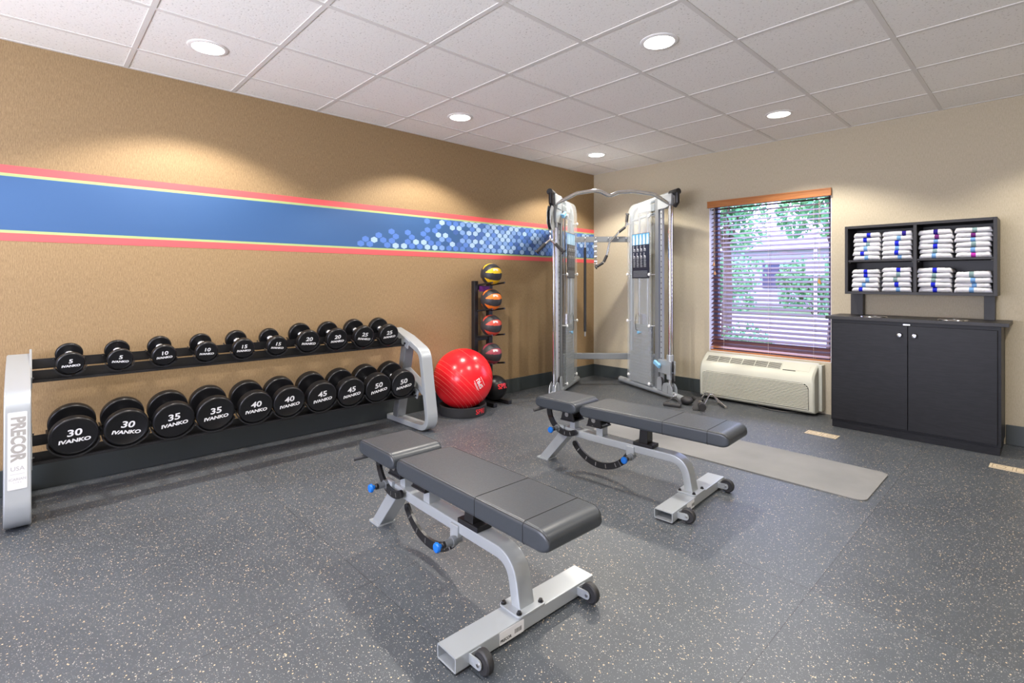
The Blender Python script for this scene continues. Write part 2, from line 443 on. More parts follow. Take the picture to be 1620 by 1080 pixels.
# wall-paper border with the honeycomb fade
t1 = MB(); X1 = 0.0015
bands = [(1.728, 1.771, 0), (1.712, 1.728, 1), (1.423, 1.712, 2), (1.408, 1.423, 1), (1.366, 1.408, 0)]
for z0, z1, mi in bands: t1.box(0, X1, YB, 0, z0, z1, mi)
def hexa(y, z, mi, ry=0.034, rz=0.0222):
    rz2 = rz
    pts = [(ry * 0.98, 0), (ry * 0.52, rz2), (-ry * 0.52, rz2), (-ry * 0.98, 0), (-ry * 0.52, -rz2), (ry * 0.52, -rz2)]
    pts = [(0, rz * 1.15), (ry * 0.86, rz * 0.58), (ry * 0.86, -rz * 0.58), (0, -rz * 1.15), (-ry * 0.86, -rz * 0.58), (-ry * 0.86, rz * 0.58)]
    zs = [max(1.424, min(1.713, z + p[1])) for p in pts]
    if max(zs) - min(zs) < 0.01: return
    t1._add([(X1 + 0.0003, y + p[0], q) for p, q in zip(pts, zs)], [(0, 1, 2, 3, 4, 5)], mi)
rr = random.Random(3)
PY, PZ = 0.0395, 0.0385   # column pitch, half row pitch
spots_l = [(118, 250), (147, 223), (173, 254), (200, 228), (228, 200), (255, 230), (280, 260), (306, 178), (308, 234), (332, 208), (331, 264), (382, 266), (405, 184), (405, 240), (430, 213), (430, 267), (455, 242), (478, 270), (503, 244), (500, 192), (525, 168), (523, 115), (525, 220), (525, 273), (547, 248), (570, 172), (570, 276), (592, 148), (592, 199), (592, 251)]
white_l = {(200, 228), (331, 264), (382, 266), (455, 242), (503, 244), (592, 199), (525, 273), (570, 276)}
def wall_yz(u, v):
    px = 540 + u / 3.857; py = 320 + v / 3.857
    F_ = (-math.sin(YAW), math.cos(YAW)); R_ = (math.cos(YAW), math.sin(YAW)); k = (px - 810) / 809.33
    dx = F_[0] + R_[0] * k; dy = F_[1] + R_[1] * k; t = -CAMP[0] / dx
    return CAMP[1] + t * dy, CAMP[2] + t * (444 - py) / 809.33
for q in spots_l:
    y, z = wall_yz(*q); hexa(y, z, 5 if q in white_l else 3)
c = 0; y = -2.258
while y < 0.02:
    off = PZ if c % 2 else 0
    for k in range(-1, 5):
        z = 1.452 + k * 2 * PZ + off
        if 1.415 < z < 1.722:
            frac = (y + 2.26) / 1.0
            if rr.random() < 0.5 + frac * 1.6:
                a = rr.random()
                mi = 5 if a < 0.34 else (4 if a < 0.62 else (3 if a < 0.86 else 6))
                hexa(y, z, mi)
    c += 1; y += PY
t1o = struct('trim_1', t1, ['b_red', 'b_green', 'b_blue', 'b_hex_mid', 'b_hex_pale', 'b_hex_white', 'b_hex_low'])

# the window: frame, glass, reveal
w = MB()
yf0, yf1 = 0.10, 0.15
w.box(WX0, WX0 + 0.045, yf0, yf1, WZ0, WZ1).box(WX1 - 0.045, WX1, yf0, yf1, WZ0, WZ1).box(WX0 + 0.045, WX1 - 0.045, yf0, yf1, WZ0, WZ0 + 0.06).box(WX0 + 0.045, WX1 - 0.045, yf0, yf1, WZ1 - 0.045, WZ1)
wo = struct('window_1', w, 'window_frame')
gl_ = obj('window_pane', MB().box(WX0 + 0.045, WX1 - 0.045, 0.12, 0.126, WZ0 + 0.06, WZ1 - 0.045), 'glass', wo)
rv = MB(); e_ = 0.004
rv.box(WX0, WX0 + e_, 0.0, yf0, WZ0, WZ1).box(WX1 - e_, WX1, 0.0, yf0, WZ0, WZ1).box(WX0, WX1, 0.0, yf0, WZ0, WZ0 + e_).box(WX0, WX1, 0, yf0, WZ1 - e_, WZ1)
obj('window_reveal', rv, 'reveal', wo, smooth=False)
w3 = MB()
for x in (1.1, 2.475, 3.85): w3.box(x, x + 0.05, YB - 0.07, YB - 0.02, 0.4, 1.9)
w3.box(1.1, 3.9, YB - 0.07, YB - 0.02, 0.4, 0.45).box(1.1, 3.9, YB - 0.07, YB - 0.02, 1.85, 1.9)
struct('added_window', w3, 'window_frame')  # added window, unseen behind the camera, made to hold the ceiling fill

# ------------------------------------------------------------ downlights
names = {(0.64, -4.29): 'round recessed ceiling light nearest the left edge, above the dumbbell rack',
         (0.64, -2.54): 'round recessed ceiling light above the red exercise ball, mid left wall',
         (0.64, -0.79): 'round recessed ceiling light above the cable machine, furthest in the corner',
         (2.39, -2.54): 'large round recessed ceiling light near top centre above the two benches',
         (2.39, -0.79): 'round recessed ceiling light in front of the window, on the right'}
for (x, y) in LAMPS:
    lb = names.get((x, y), 'round recessed ceiling light behind or beside the camera, outside the picture')
    t = thing('ceiling_light', lb, 'light', (x, y, HC), group='recessed ceiling lights')
    tm = MB().lathe([(0.078, -0.001), (0.080, -0.007), (0.092, -0.007), (0.100, -0.003), (0.100, 0.0), (0.078, 0.0), (0.078, -0.001)], seg=40)
    obj('trim_ring', tm, 'trim_white', t)
    obj('lens', MB().lathe([(0, -0.003), (0.079, -0.003), (0.079, 0.0), (0, 0.0)], seg=40), 'lens', t)
    l = bpy.data.lights.new('spot', 'SPOT'); l.energy = LAMP_E * (1.0 if (x, y) in names else 0.62); l.color = LAMP_C; l.spot_size = R(126); l.spot_blend = 0.32; l.shadow_soft_size = 0.035
    lo = bpy.data.objects.new('lamp_light', l); COL.objects.link(lo); lo.parent = t; lo.location = (0, 0, -0.012)

# ------------------------------------------------------------ dumbbell rack
YL, YR = -5.0, -2.84
rack = thing('dumbbell_rack', 'two-tier silver and black dumbbell rack standing along the left wall', 'rack', (0, 0, 0))
def frame_side(y0, y1, lbl=None):
    ym = (y0 + y1) / 2; wd = (y1 - y0) / 2
    path = rpoly([(0.105, ym, 0.745), (0.515, ym, 0.605), (0.628, ym, 0.045), (0.03, ym, 0.024)], [0, 0.07, 0.085, 0], 8)
    prof = rrect(2 * wd, 0.044, 0.008, 2)
    o = obj('end_frame', MB().sweep(path, prof, up=(0.7, 0, -0.7) if False else (0.3, 0, 1)), 'silver', rack)
    return o
# sweep with a steady sideways axis (y) for the frames
def sweep_xz(path, wd, th, ym, closed=False):
    """path of (x,z); rectangular tube with soft corners, width along y"""
    mb = MB(); P = [Vector((p[0], 0, p[1])) for p in path]; n = len(P); rings = []
    prof = rrect(wd, th, min(wd, th) * 0.18, 2)
    for i, p in enumerate(P):
        t = (P[(i + 1) % n] - P[i - 1]) if closed else (P[min(i + 1, n - 1)] - P[max(i - 1, 0)])
        t.normalize(); nn = Vector((-t.z, 0, t.x)); k = 1
        if 0 < i < n - 1:
            a = (P[i] - P[i - 1]).normalized(); c = (P[i + 1] - P[i]).normalized(); k = 1 / max(0.5, math.cos(a.angle(c, 0) / 2))
        rings.append([mb.bm.verts.new(p + Vector((0, ym + q[0], 0)) + nn * q[1] * k) for q in prof])
    m_ = len(prof)
    for i in range(n if closed else n - 1):
        a, c = rings[i], rings[(i + 1) % n]
        for j in range(m_): mb.bm.faces.new((a[j], a[(j + 1) % m_], c[(j + 1) % m_], c[j]))
    if not closed: mb.bm.faces.new(rings[0]); mb.bm.faces.new(list(reversed(rings[-1])))
    return mb
fpath = [(p.x, p.y) for p in rpoly([(0.10, 0.742), (0.30, 0.690), (0.520, 0.600), (0.626, 0.028), (0.03, 0.022)], [0, 0, 0.10, 0.10, 0], 9)]
for ym, sgn in ((-2.79, -1), (-5.048, 1)):
    fr = obj('end_frame', sweep_xz(fpath, 0.094, 0.044, ym), 'silver', rack)
    obj('back_post', sweep_xz([(0.285, 0.672), (0.145, 0.045)], 0.086, 0.075, ym), 'silver_dark', rack)
    obj('shelf_bracket', sweep_xz([(0.235, 0.44), (0.575, 0.285)], 0.07, 0.055, ym), 'silver', rack)
    yi = YR + 0.003 if sgn < 0 else YL - 0.003
    for (xa, za, xb, zb) in ((0.10, 0.76, 0.37, 0.645), (0.20, 0.385, 0.50, 0.275)):
        dx, dz = xb - xa, zb - za; ln = math.hypot(dx, dz); nx, nz = -dz / ln, dx / ln
        mbp = MB().prism([(xa - nx * 0.035, za - nz * 0.035), (xb - nx * 0.035, zb - nz * 0.035), (xb + nx * 0.03, zb + nz * 0.03), (xa + nx * 0.03, za + nz * 0.03)], 'y', yi - 0.005, yi + 0.005)
        obj('mounting_plate', mbp, 'silver', rack, bevel=0.002)
    for x_, z_ in ((0.32, 0.655), (0.16, 0.725), (0.46, 0.29), (0.26, 0.36)):
        obj('bolt', MB().cyl((x_, yi - 0.012, z_), (x_, yi + 0.012, z_), 0.009, 10), 'black_metal', rack)
def rail(xw, z0, z1, dirn, flange=0.045):
    mb = MB()
    mb.box(xw - 0.002, xw + 0.002, YL, YR, z0, z1)
    mb.box(min(xw, xw + dirn * flange), max(xw, xw + dirn * flange), YL, YR, z0 - 0.004, z0)
    return mb
top_shelf = rail(0.262, 0.638, 0.690, 1, 0.05); top_shelf.box(0.306, 0.310, YL, YR, 0.634, 0.646)
obj('shelf_rail', top_shelf, 'black_metal', rack)
obj('shelf_rail', rail(0.200, 0.694, 0.742, -1), 'black_metal', rack)
low_shelf = rail(0.435, 0.266, 0.312, 1, 0.05); low_shelf.box(0.480, 0.484, YL, YR, 0.262, 0.274)
obj('shelf_rail', low_shelf, 'black_metal', rack)
obj('shelf_rail', rail(0.325, 0.322, 0.372, -1), 'black_metal', rack)
# polished strips on the front flanges
st = MB()
# label on the front of the near end frame
pA = Vector((0.548, 0, 0.56)); pB = Vector((0.619, 0, 0.20)); dn = (pB - pA).normalized(); nf = Vector((-dn.z, 0, dn.x))
sA = pA + nf * 0.0265; sB = pB + nf * 0.0265
fd = Vector((0.626 - 0.520, 0, 0.028 - 0.600)).normalized(); nf = Vector((-fd.z, 0, fd.x))
c0 = Vector((0.520, 0, 0.600)) + fd * 0.235 + nf * 0.0228 + Vector((0, -5.048, 0))
LB = basis(c0, (0, 1, 0), tuple(-fd))
lab = MB().prism(rrect(0.066, 0.345, 0.004, 2), 'z', -0.001, 0.0012, 0, LB)
plate = obj('name_label', lab, 'label_grey', rack)
tx = MB()
add_text(tx, 'PRECOR', 0.066, LB @ Matrix.Translation((0.000, 0.052, 0.0016)) @ Matrix.Rotation(-PI / 2, 4, 'Z'), 0, bold=0.0030, sx=0.80)
o_ = obj('lettering', tx, 'label_ink', plate)
tx = MB()
add_text(tx, 'USA', 0.026, LB @ Matrix.Translation((0, -0.082, 0.0016)), 0)
add_text(tx, 'ICARIAN', 0.015, LB @ Matrix.Translation((0, -0.128, 0.0016)), 0)
add_text(tx, 'L  I  N  E', 0.007, LB @ Matrix.Translation((0, -0.142, 0.0016)), 0)
tx.box(-0.024, 0.024, -0.1055, -0.1045, 0.0012, 0.0016, 0, LB)
obj('small_lettering', tx, 'label_pale', plate)

def head_prof(r, t, out):
    """lathe profile from handle side (h=0) to outer face (h=t)"""
    e = 0.010
    p = [(0.0, 0.002), (r * 0.78, 0.0), (r * 0.86, 0.001)]
    p += [(r - e + e * math.sin(a), e - e * math.cos(a)) for a in [R(20), R(45), R(70), R(90)]]
    p += [(r - e + e * math.cos(a), t - e + e * math.sin(a)) for a in [0, R(25), R(50), R(75)]]
    p += [(r * 0.88, t), (r * 0.865, t - 0.0015), (0.0, t - 0.0015)]
    return p
def dumbbell(lb, r, t, gap, front, tilt, spin, label, group, i):
    """front = centre of the front face in world space"""
    L_ = gap + 2 * t
    ax = Vector((math.cos(tilt), 0, -math.sin(tilt)))
    cpos = Vector(front) - ax * (L_ / 2)
    th_ = thing('dumbbell', label, 'dumbbell', cpos, (0, tilt, 0), group)
    key = (lb,)
    if key in _dbc:
        meshes = _dbc[key]
        for nm, me in meshes:
            o = bpy.data.objects.new(nm, me); COL.objects.link(o); o.parent = th_
            o.rotation_euler = (spin, 0, 0)
        return th_
    Mx = Matrix.Rotation(PI / 2, 4, 'Y')
    hb = MB()
    hp = [(0.0, -gap / 2 - 0.004), (0.0205, -gap / 2 - 0.004), (0.0205, -gap / 2 + 0.010), (0.0145, -gap / 2 + 0.016), (0.0165, -gap / 4), (0.0172, 0), (0.0165, gap / 4), (0.0145, gap / 2 - 0.016), (0.0205, gap / 2 - 0.010), (0.0205, gap / 2 + 0.004), (0.0, gap / 2 + 0.004)]
    hb.lathe(hp, Mx, 20)
    objs = [obj('handle', hb, 'steel', th_)]
    hd = MB().lathe(head_prof(r, t, True), Matrix.Translation((gap / 2, 0, 0)) @ Mx, 48)
    objs.append(obj('front_head', hd, 'urethane', th_, angle=50))
    hd = MB().lathe(head_prof(r, t, True), Matrix.Translation((-gap / 2, 0, 0)) @ Matrix.Rotation(-PI / 2, 4, 'Y'), 48)
    objs.append(obj('back_head', hd, 'urethane', th_, angle=50))
    B_ = basis((L_ / 2 - 0.0009, 0, 0), (0, 1, 0), (0, 0, 1))
    tx = MB()
    add_text(tx, str(lb), r * 0.50, B_ @ Matrix.Translation((0, r * 0.20, 0)), 0, bold=r * 0.012, sx=1.22, shear=0.08)
    add_text(tx, 'IVANKO', r * 0.27, B_ @ Matrix.Translation((0, -r * 0.22, 0)), 0, bold=r * 0.012, sx=1.24, shear=0.12)
    objs.append(obj('lettering', tx, 'white_ink', th_, smooth=False))
    _dbc[key] = [(o.name.split('.')[0], o.data) for o in objs]
    for o in objs: o.rotation_euler = (spin, 0, 0)
    return th_
_dbc = {}
wts_t = [5, 5, 10, 10, 15, 15, 20, 20, 25, 25]; wts_b = [30, 30, 35, 35, 40, 40, 45, 45, 50, 50]
yt = [-4.855, -4.653, -4.456, -4.246, -4.045, -3.845, -3.643, -3.444, -3.240, -3.037]
yb = [-4.845, -4.634, -4.423, -4.217, -3.998, -3.799, -3.584, -3.377, -3.169, -2.962]
rt = {5: 0.0585, 10: 0.0605, 15: 0.063, 20: 0.0755, 25: 0.0785}
tt = {5: 0.026, 10: 0.032, 15: 0.040, 20: 0.040, 25: 0.046, 30: 0.046, 35: 0.052, 40: 0.058, 45: 0.064, 50: 0.070}
rb = {30: 0.0975, 35: 0.0995, 40: 0.0975, 45: 0.0985, 50: 0.1005}
spins = [2, -4, 3, -2, 0, -6, -3, 2, -7, 5, 2, -8, 6, 5, 3, 6, 7, 8, 10, 9]
def saddle(xc, yc, zc, r, wdt, tilt):
    """curved tray under a head centre, drawn about the head axis"""
    mb = MB(); a0, a1 = -158, -22
    T_ = Matrix.Translation((xc, yc, zc)) @ Matrix.Rotation(tilt, 4, 'Y')
    o_ = arc(0, 0.003, r + 0.013, a0, a1, 14); i_ = arc(0, 0.003, r + 0.006, a0, a1, 14)
    n = len(o_)
    for k in range(n - 1):
        q = [o_[k], o_[k + 1], i_[k + 1], i_[k]]
        vs = [T_ @ Vector((sx_, p[0], p[1])) for sx_ in (-wdt / 2, wdt / 2) for p in q]
        mb._add(vs, [(0, 1, 2, 3), (7, 6, 5, 4), (0, 4, 5, 1), (1, 5, 6, 2), (2, 6, 7, 3), (3, 7, 4, 0)])
    bmesh.ops.remove_doubles(mb.bm, verts=mb.bm.verts, dist=1e-5)
    return mb
ordw = {0: 'left', 1: 'right'}
for row, (wts, ys, rr_, xf, til) in enumerate(((wts_t, yt, rt, 0.36, R(14)), (wts_b, yb, rb, 0.52, R(12)))):
    kf = (CAMP[0] - xf) / (CAMP[0] - (0.42 if row == 0 else 0.50))
    for i, lb in enumerate(wts):
        r = rr_[lb]; t = tt[lb]; gap = 0.118
        y = CAMP[1] + kf * (ys[i] - CAMP[1])
        z = (0.728 if row == 0 else 0.379)
        if row == 0: z = {5: 0.722, 10: 0.724, 15: 0.724, 20: 0.736, 25: 0.737}[lb]
        side = ordw[i % 2]
        rowname = 'upper' if row == 0 else 'lower'
        nb = {0: 'next to the silver end frame', 9: 'next to the far silver end frame'}.get(i)
        label = '%s of the two black round dumbbells marked %d on the %s shelf' % (side, lb, rowname)
        dumbbell(lb, r, t, gap, (xf, y, z), til, R(spins[row * 10 + i]), label, 'dumbbells on the %s rack shelf' % rowname, i)
        ax = Vector((math.cos(til), 0, -math.sin(til)))
        for d in (t / 2, t * 1.5 + gap):
            c_ = Vector((xf, y, z)) - ax * d
            obj('saddle', saddle(c_.x, c_.y, c_.z, r, t + 0.004, til), 'saddle', rack)

# ------------------------------------------------------------ weight benches
def pad(x0, x1, wd, z0, z1, re, parent, name, seams=(), bigend=None):
    """cushion: rounded slab, tapered ends rounded in side view"""
    mb = MB(); n = 8
    # side profile
    def side(x):  # inset near ends gives the rounded nose
        d = min(x - x0, x1 - x); rr2 = re
        if d < rr2: return rr2 - math.sqrt(max(0, rr2 ** 2 - (rr2 - d) ** 2))
        return 0.0
    xs = [x0 + re * (1 - math.cos(R(90 * i / n))) for i in range(n + 1)]
    xs += [x0 + re + (x1 - x0 - 2 * re) * k / 6 for k in range(1, 6)]
    xs += [x1 - re * (1 - math.cos(R(90 * (n - i) / n))) for i in range(n + 1)]
    rings = []
    for x in xs:
        ins = side(x); zt = z1 - ins * 0.75; zb = z0 + ins * 0.5; h = max(zt - zb, 0.006); w_ = wd - ins * 0.45
        rc = min(0.013, h * 0.48)
        prof = rrect(w_, h, rc, 5)
        rings.append([mb.bm.verts.new((x, p[0], (zt + zb) / 2 + p[1] + (0.0035 * math.cos(min(1, abs(p[0]) / (wd / 2)) * PI / 2) if p[1] > 0 else 0))) for p in prof])
    m_ = len(rings[0])
    for a, c in zip(rings, rings[1:]):
        for j in range(m_): mb.bm.faces.new((a[j], a[(j + 1) % m_], c[(j + 1) % m_], c[j]))
    mb.bm.faces.new(rings[0]); mb.bm.faces.new(list(reversed(rings[-1])))
    p = obj(name, mb, 'vinyl', parent, angle=60)
    sm = MB()
    for sx_ in seams:
        ins = side(sx_); h = (z1 - ins * 0.75) - (z0 + ins * 0.5)
        prof = rrect(wd - ins * 0.45 + 0.001, h + 0.001, min(0.013, h * .48), 5)
        pts = [(sx_, q[0], (z1 - ins * 0.75 + z0 + ins * 0.5) / 2 + q[1] + (0.0035 * math.cos(min(1, abs(q[0]) / (wd / 2)) * PI / 2) if q[1] > 0 else 0)) for q in prof]
        sm.tube(pts, 0.0010, 6, up=(1, 0, 0), closed=True)
    for s_ in (-1, 1):
        pts = []
        for x in xs[2:-2]:
            ins = side(x); zt = z1 - ins * 0.75; zb = z0 + ins * 0.5
            pts.append((x, s_ * ((wd - ins * 0.45) / 2 - 0.0036), zt - 0.0036 + 0.0004))
        sm.tube(pts, 0.0011, 6)
    obj('stitching', sm, 'seam', p)
    return p
def make_bench(label, loc, rz):
    t = thing('weight_bench', label, 'bench', loc, (0, 0, R(rz)), 'adjustable weight benches')
    # base cross bar: open rectangular tube
    bar = MB()
    o_ = rrect(0.094, 0.046, 0.005, 2); i_ = rrect(0.086, 0.038, 0.003, 2)
    ya, yb_ = -0.315, 0.315; zc = 0.031
    n = len(o_)
    def rg(pr, y): return [bar.bm.verts.new((p[0], y, zc + p[1])) for p in pr]
    A, B2, C_, D_ = rg(o_, ya), rg(o_, yb_), rg(i_, ya), rg(i_, yb_)
    for j in range(n):
        k = (j + 1) % n
        for q in ((A[j], A[k], B2[k], B2[j]), (C_[k], C_[j], D_[j], D_[k]), (A[k], A[j], C_[j], C_[k]), (B2[j], B2[k], D_[k], D_[j])): bar.bm.faces.new(q)
    b_ = obj('base_bar', bar, 'silver', t)
    for y_ in (-0.28, 0.28): obj('base_foot', MB().box(-0.042, 0.042, y_ - 0.03, y_ + 0.03, 0, 0.008), 'black_rubber', t)
    obj('beam', sweep_xz([(p.x, p.y) for p in rpoly([(-0.80, 0.218), (-0.60, 0.212), (-0.03, 0.209), (0.0, 0.055)], [0, 0, 0.16, 0], 12)], 0.070, 0.045, 0), 'silver', t)
    bp_ = MB().prism(rrect(0.105, 0.125, 0.012, 4), 'z', 0.054, 0.062, mtx=Matrix.Translation((-0.003, 0, 0)))
    obj('base_plate', bp_, 'silver', t, bevel=0.0015)
    for x_, y_ in ((0.034, -0.05), (0.034, 0.05), (-0.042, -0.05), (-0.042, 0.05)):
        obj('bolt', MB().cyl((x_, y_, 0.062), (x_, y_, 0.064), 0.0095, 14).cyl((x_, y_, 0.064), (x_, y_, 0.071), 0.0065, 8), 'black_metal', t)
    # rear leg
    lg = MB().prism([(-1.01, 0.006), (-0.935, 0.006), (-0.745, 0.222), (-0.825, 0.222)], 'y', -0.038, 0.038)
    obj('rear_leg', lg, 'silver', t, bevel=0.004)
    obj('foot_plate', MB().prism(rrect(0.092, 0.094, 0.006, 2), 'z', 0.0, 0.007, mtx=Matrix.Translation((-0.978, 0, 0))), 'silver', t)
    # pads
    pad(-0.628, 0.238, 0.262, 0.354, 0.424, 0.046, t, 'seat_pad', (0.135, -0.10))
    pad(-0.972, -0.655, 0.256, 0.356, 0.424, 0.042, t, 'head_pad', ())
    # adjustment arcs
    AX, AZ = -0.565, 0.282
    a = MB().ribbon(arc(AX, AZ, 0.250, -142, -17, 26), arc(AX, AZ, 0.213, -142, -17, 26), 'y', -0.006, 0.006)
    cx, cz = AX + 0.2315 * math.cos(R(-142)), AZ + 0.2315 * math.sin(R(-142))
    a.cyl((cx, -0.006, cz), (cx, 0.006, cz), 0.0185, 16)
    q = obj('adjustment_arc', a, 'black_metal', t)
    hl = MB()
    for k in range(6):
        an = -132 + k * 17.5
        for rr2 in (0.2315,):
            cx, cz = AX + rr2 * math.cos(R(an)), AZ + rr2 * math.sin(R(an))
            m_ = Matrix.Translation((cx, -0.0065, cz)) @ Matrix.Rotation(R(-an), 4, 'Y')
            hl.box(-0.011, 0.011, -0.001, 0.0005, -0.0028, 0.0028, 0, m_)
    obj('notch_mark', hl, 'steel', q)
    a = MB().ribbon(arc(-0.775, 0.345, 0.152, -178, -62, 22), arc(-0.775, 0.345, 0.118, -178, -62, 22), 'y', -0.062, -0.050)
    cx, cz = -0.775 + 0.135 * math.cos(R(-62)), 0.345 + 0.135 * math.sin(R(-62))
    a.cyl((cx, -0.062, cz), (cx, -0.050, cz), 0.017, 16)
    a.box(-0.928, -0.892, -0.062, -0.05, 0.34, 0.365)
    q = obj('head_arc', a, 'black_metal', t)
    hl = MB()
    for k in range(3):
        an = -112 + k * 18; cx, cz = -0.775 + 0.135 * math.cos(R(an)), 0.345 + 0.135 * math.sin(R(an))
        m_ = Matrix.Translation((cx, -0.0625, cz)) @ Matrix.Rotation(R(-an), 4, 'Y')
        hl.box(-0.009, 0.009, -0.001, 0.0005, -0.002, 0.002, 0, m_)
    obj('notch_mark', hl, 'steel', q)
    # pull pins
    for px_, pz_, z_end in ((-0.325, 0.168, 0.0), (-0.842, 0.232, 0.0)):
        pn = MB().cyl((px_, -0.02, pz_), (px_, -0.095, pz_), 0.0135, 18).cyl((px_, -0.052, pz_), (px_, -0.064, pz_), 0.019, 18)
        q = obj('pin_barrel', pn, 'silver_dark', t)
        kb = MB().lathe([(0, -0.092), (0.0125, -0.092), (0.0125, -0.106), (0.0085, -0.110), (0.0085, -0.118)], Matrix.Translation((px_, 0, pz_)) @ Matrix.Rotation(-PI / 2, 4, 'X') @ Matrix.Diagonal((1, 1, 1, 1)), 18)
        obj('pin_collar', kb, 'black_metal', q)
        kb = MB().lathe([(0, -0.112), (0.009, -0.112), (0.0095, -0.120), (0.0185, -0.124), (0.0195, -0.129), (0.016, -0.136), (0.0, -0.139)], Matrix.Translation((px_, 0, pz_)) @ Matrix.Rotation(-PI / 2, 4, 'X'), 22)
        obj('knob', kb, 'blue_knob', q)
    obj('pin_bracket', MB().box(-0.365, -0.315, -0.043, -0.02, 0.165, 0.222), 'silver', t, bevel=0.004)
    obj('pin_bracket', MB().box(-0.868, -0.80, -0.05, -0.03, 0.205, 0.25), 'silver', t, bevel=0.004)
    # supports
    obj('hinge_post', MB().box(-0.775, -0.735, -0.022, 0.022, 0.23, 0.292), 'silver', t, bevel=0.003)
    obj('hinge_post', MB().box(-0.575, -0.530, -0.028, 0.028, 0.225, 0.300), 'silver', t, bevel=0.003)
    for xc in (-0.772, -0.575):
        sp = MB()
        for s_ in (-1, 1):
            sp.prism([(xc - 0.05, 0.288), (xc + 0.05, 0.288), (xc + 0.032, 0.362), (xc - 0.032, 0.362)], 'y', s_ * 0.045 - 0.006, s_ * 0.045 + 0.006)
        sp.box(xc - 0.052, xc + 0.052, -0.055, 0.055, 0.284, 0.292)
        q = obj('hinge_bracket', sp, 'black_metal', t, bevel=0.002)
        obj('pivot_bolt', MB().cyl((xc, -0.058, 0.325), (xc, 0.058, 0.325), 0.014, 18), 'steel', q)
    sp = MB().prism([(-0.292, 0.250), (-0.238, 0.250), (-0.238, 0.364), (-0.282, 0.364)], 'y', -0.03, 0.03).box(-0.325, -0.205, -0.036, 0.036, 0.232, 0.252)
    obj('rest_post', sp, 'black_metal', t, bevel=0.003)
    # head pad handle
    hn = MB().tube([(-0.915, -0.02, 0.350), (-0.93, -0.10, 0.348), (-0.955, -0.155, 0.338)], 0.0095, 12)
    obj('grip_handle', hn, 'foam', t)
    # transport wheels
    for s_ in (-1, 1):
        y0 = s_ * 0.245
        br_ = MB()
        for q_ in (-0.02, 0.02):
            yy = y0 + q_
            br_.prism([(0.046, 0.018), (0.046, 0.046), (0.078, 0.050)] + [(0.088 + 0.016 * math.cos(R(a_)), 0.036 + 0.016 * math.sin(R(a_))) for a_ in (60, 30, 0, -30, -60, -90)], 'y', yy - 0.002, yy + 0.002)
        br_.box(0.046, 0.050, y0 - 0.02, y0 + 0.02, 0.018, 0.046)
        obj('wheel_bracket', br_, 'silver', t)
        wh = MB().lathe([(0.0, -0.014), (0.014, -0.014), (0.020, -0.012), (0.030, -0.013), (0.0345, -0.009), (0.036, 0), (0.0345, 0.009), (0.030, 0.013), (0.020, 0.012), (0.014, 0.014), (0, 0.014)], Matrix.Translation((0.092, y0, 0.0365)) @ Matrix.Rotation(PI / 2, 4, 'X'), 32)
        q = obj('wheel', wh, 'black_rubber', t)
        obj('axle', MB().cyl((0.092, y0 - 0.026, 0.0365), (0.092, y0 + 0.026, 0.0365), 0.0055, 10), 'steel', q)
    return t
b1 = make_bench('silver and black flat weight bench standing nearest the camera, in front of the dumbbell rack', (2.618, -3.795, 0), -1.0)
b2 = make_bench('silver and black flat weight bench further back, standing beside the grey floor mat', (2.553, -2.495, 0), 3.3)
# stickers on the front of each base bar
for t, yy, big in ((b1, -0.095, True), (b2, -0.12, False)):
    sb = basis((0.0478, yy, 0.031), (0, 1, 0), (0, 0, 1))
    sk = obj('sticker', MB().prism(rrect(0.105 if big else 0.085, 0.040, 0.002, 1), 'z', 0, 0.0006, mtx=sb), 'label_white', t)
    tx = MB()
    add_text(tx, 'PRECOR', 0.0125, sb @ Matrix.Translation((-0.026, -0.009, 0.0009)), bold=0.0005)
    for k in range(9): tx.box(0.012 + k * 0.0035, 0.0135 + k * 0.0035, -0.010, 0.004, 0.0006, 0.0009, 0, sb)
    obj('lettering', tx, 'black_ink', sk)

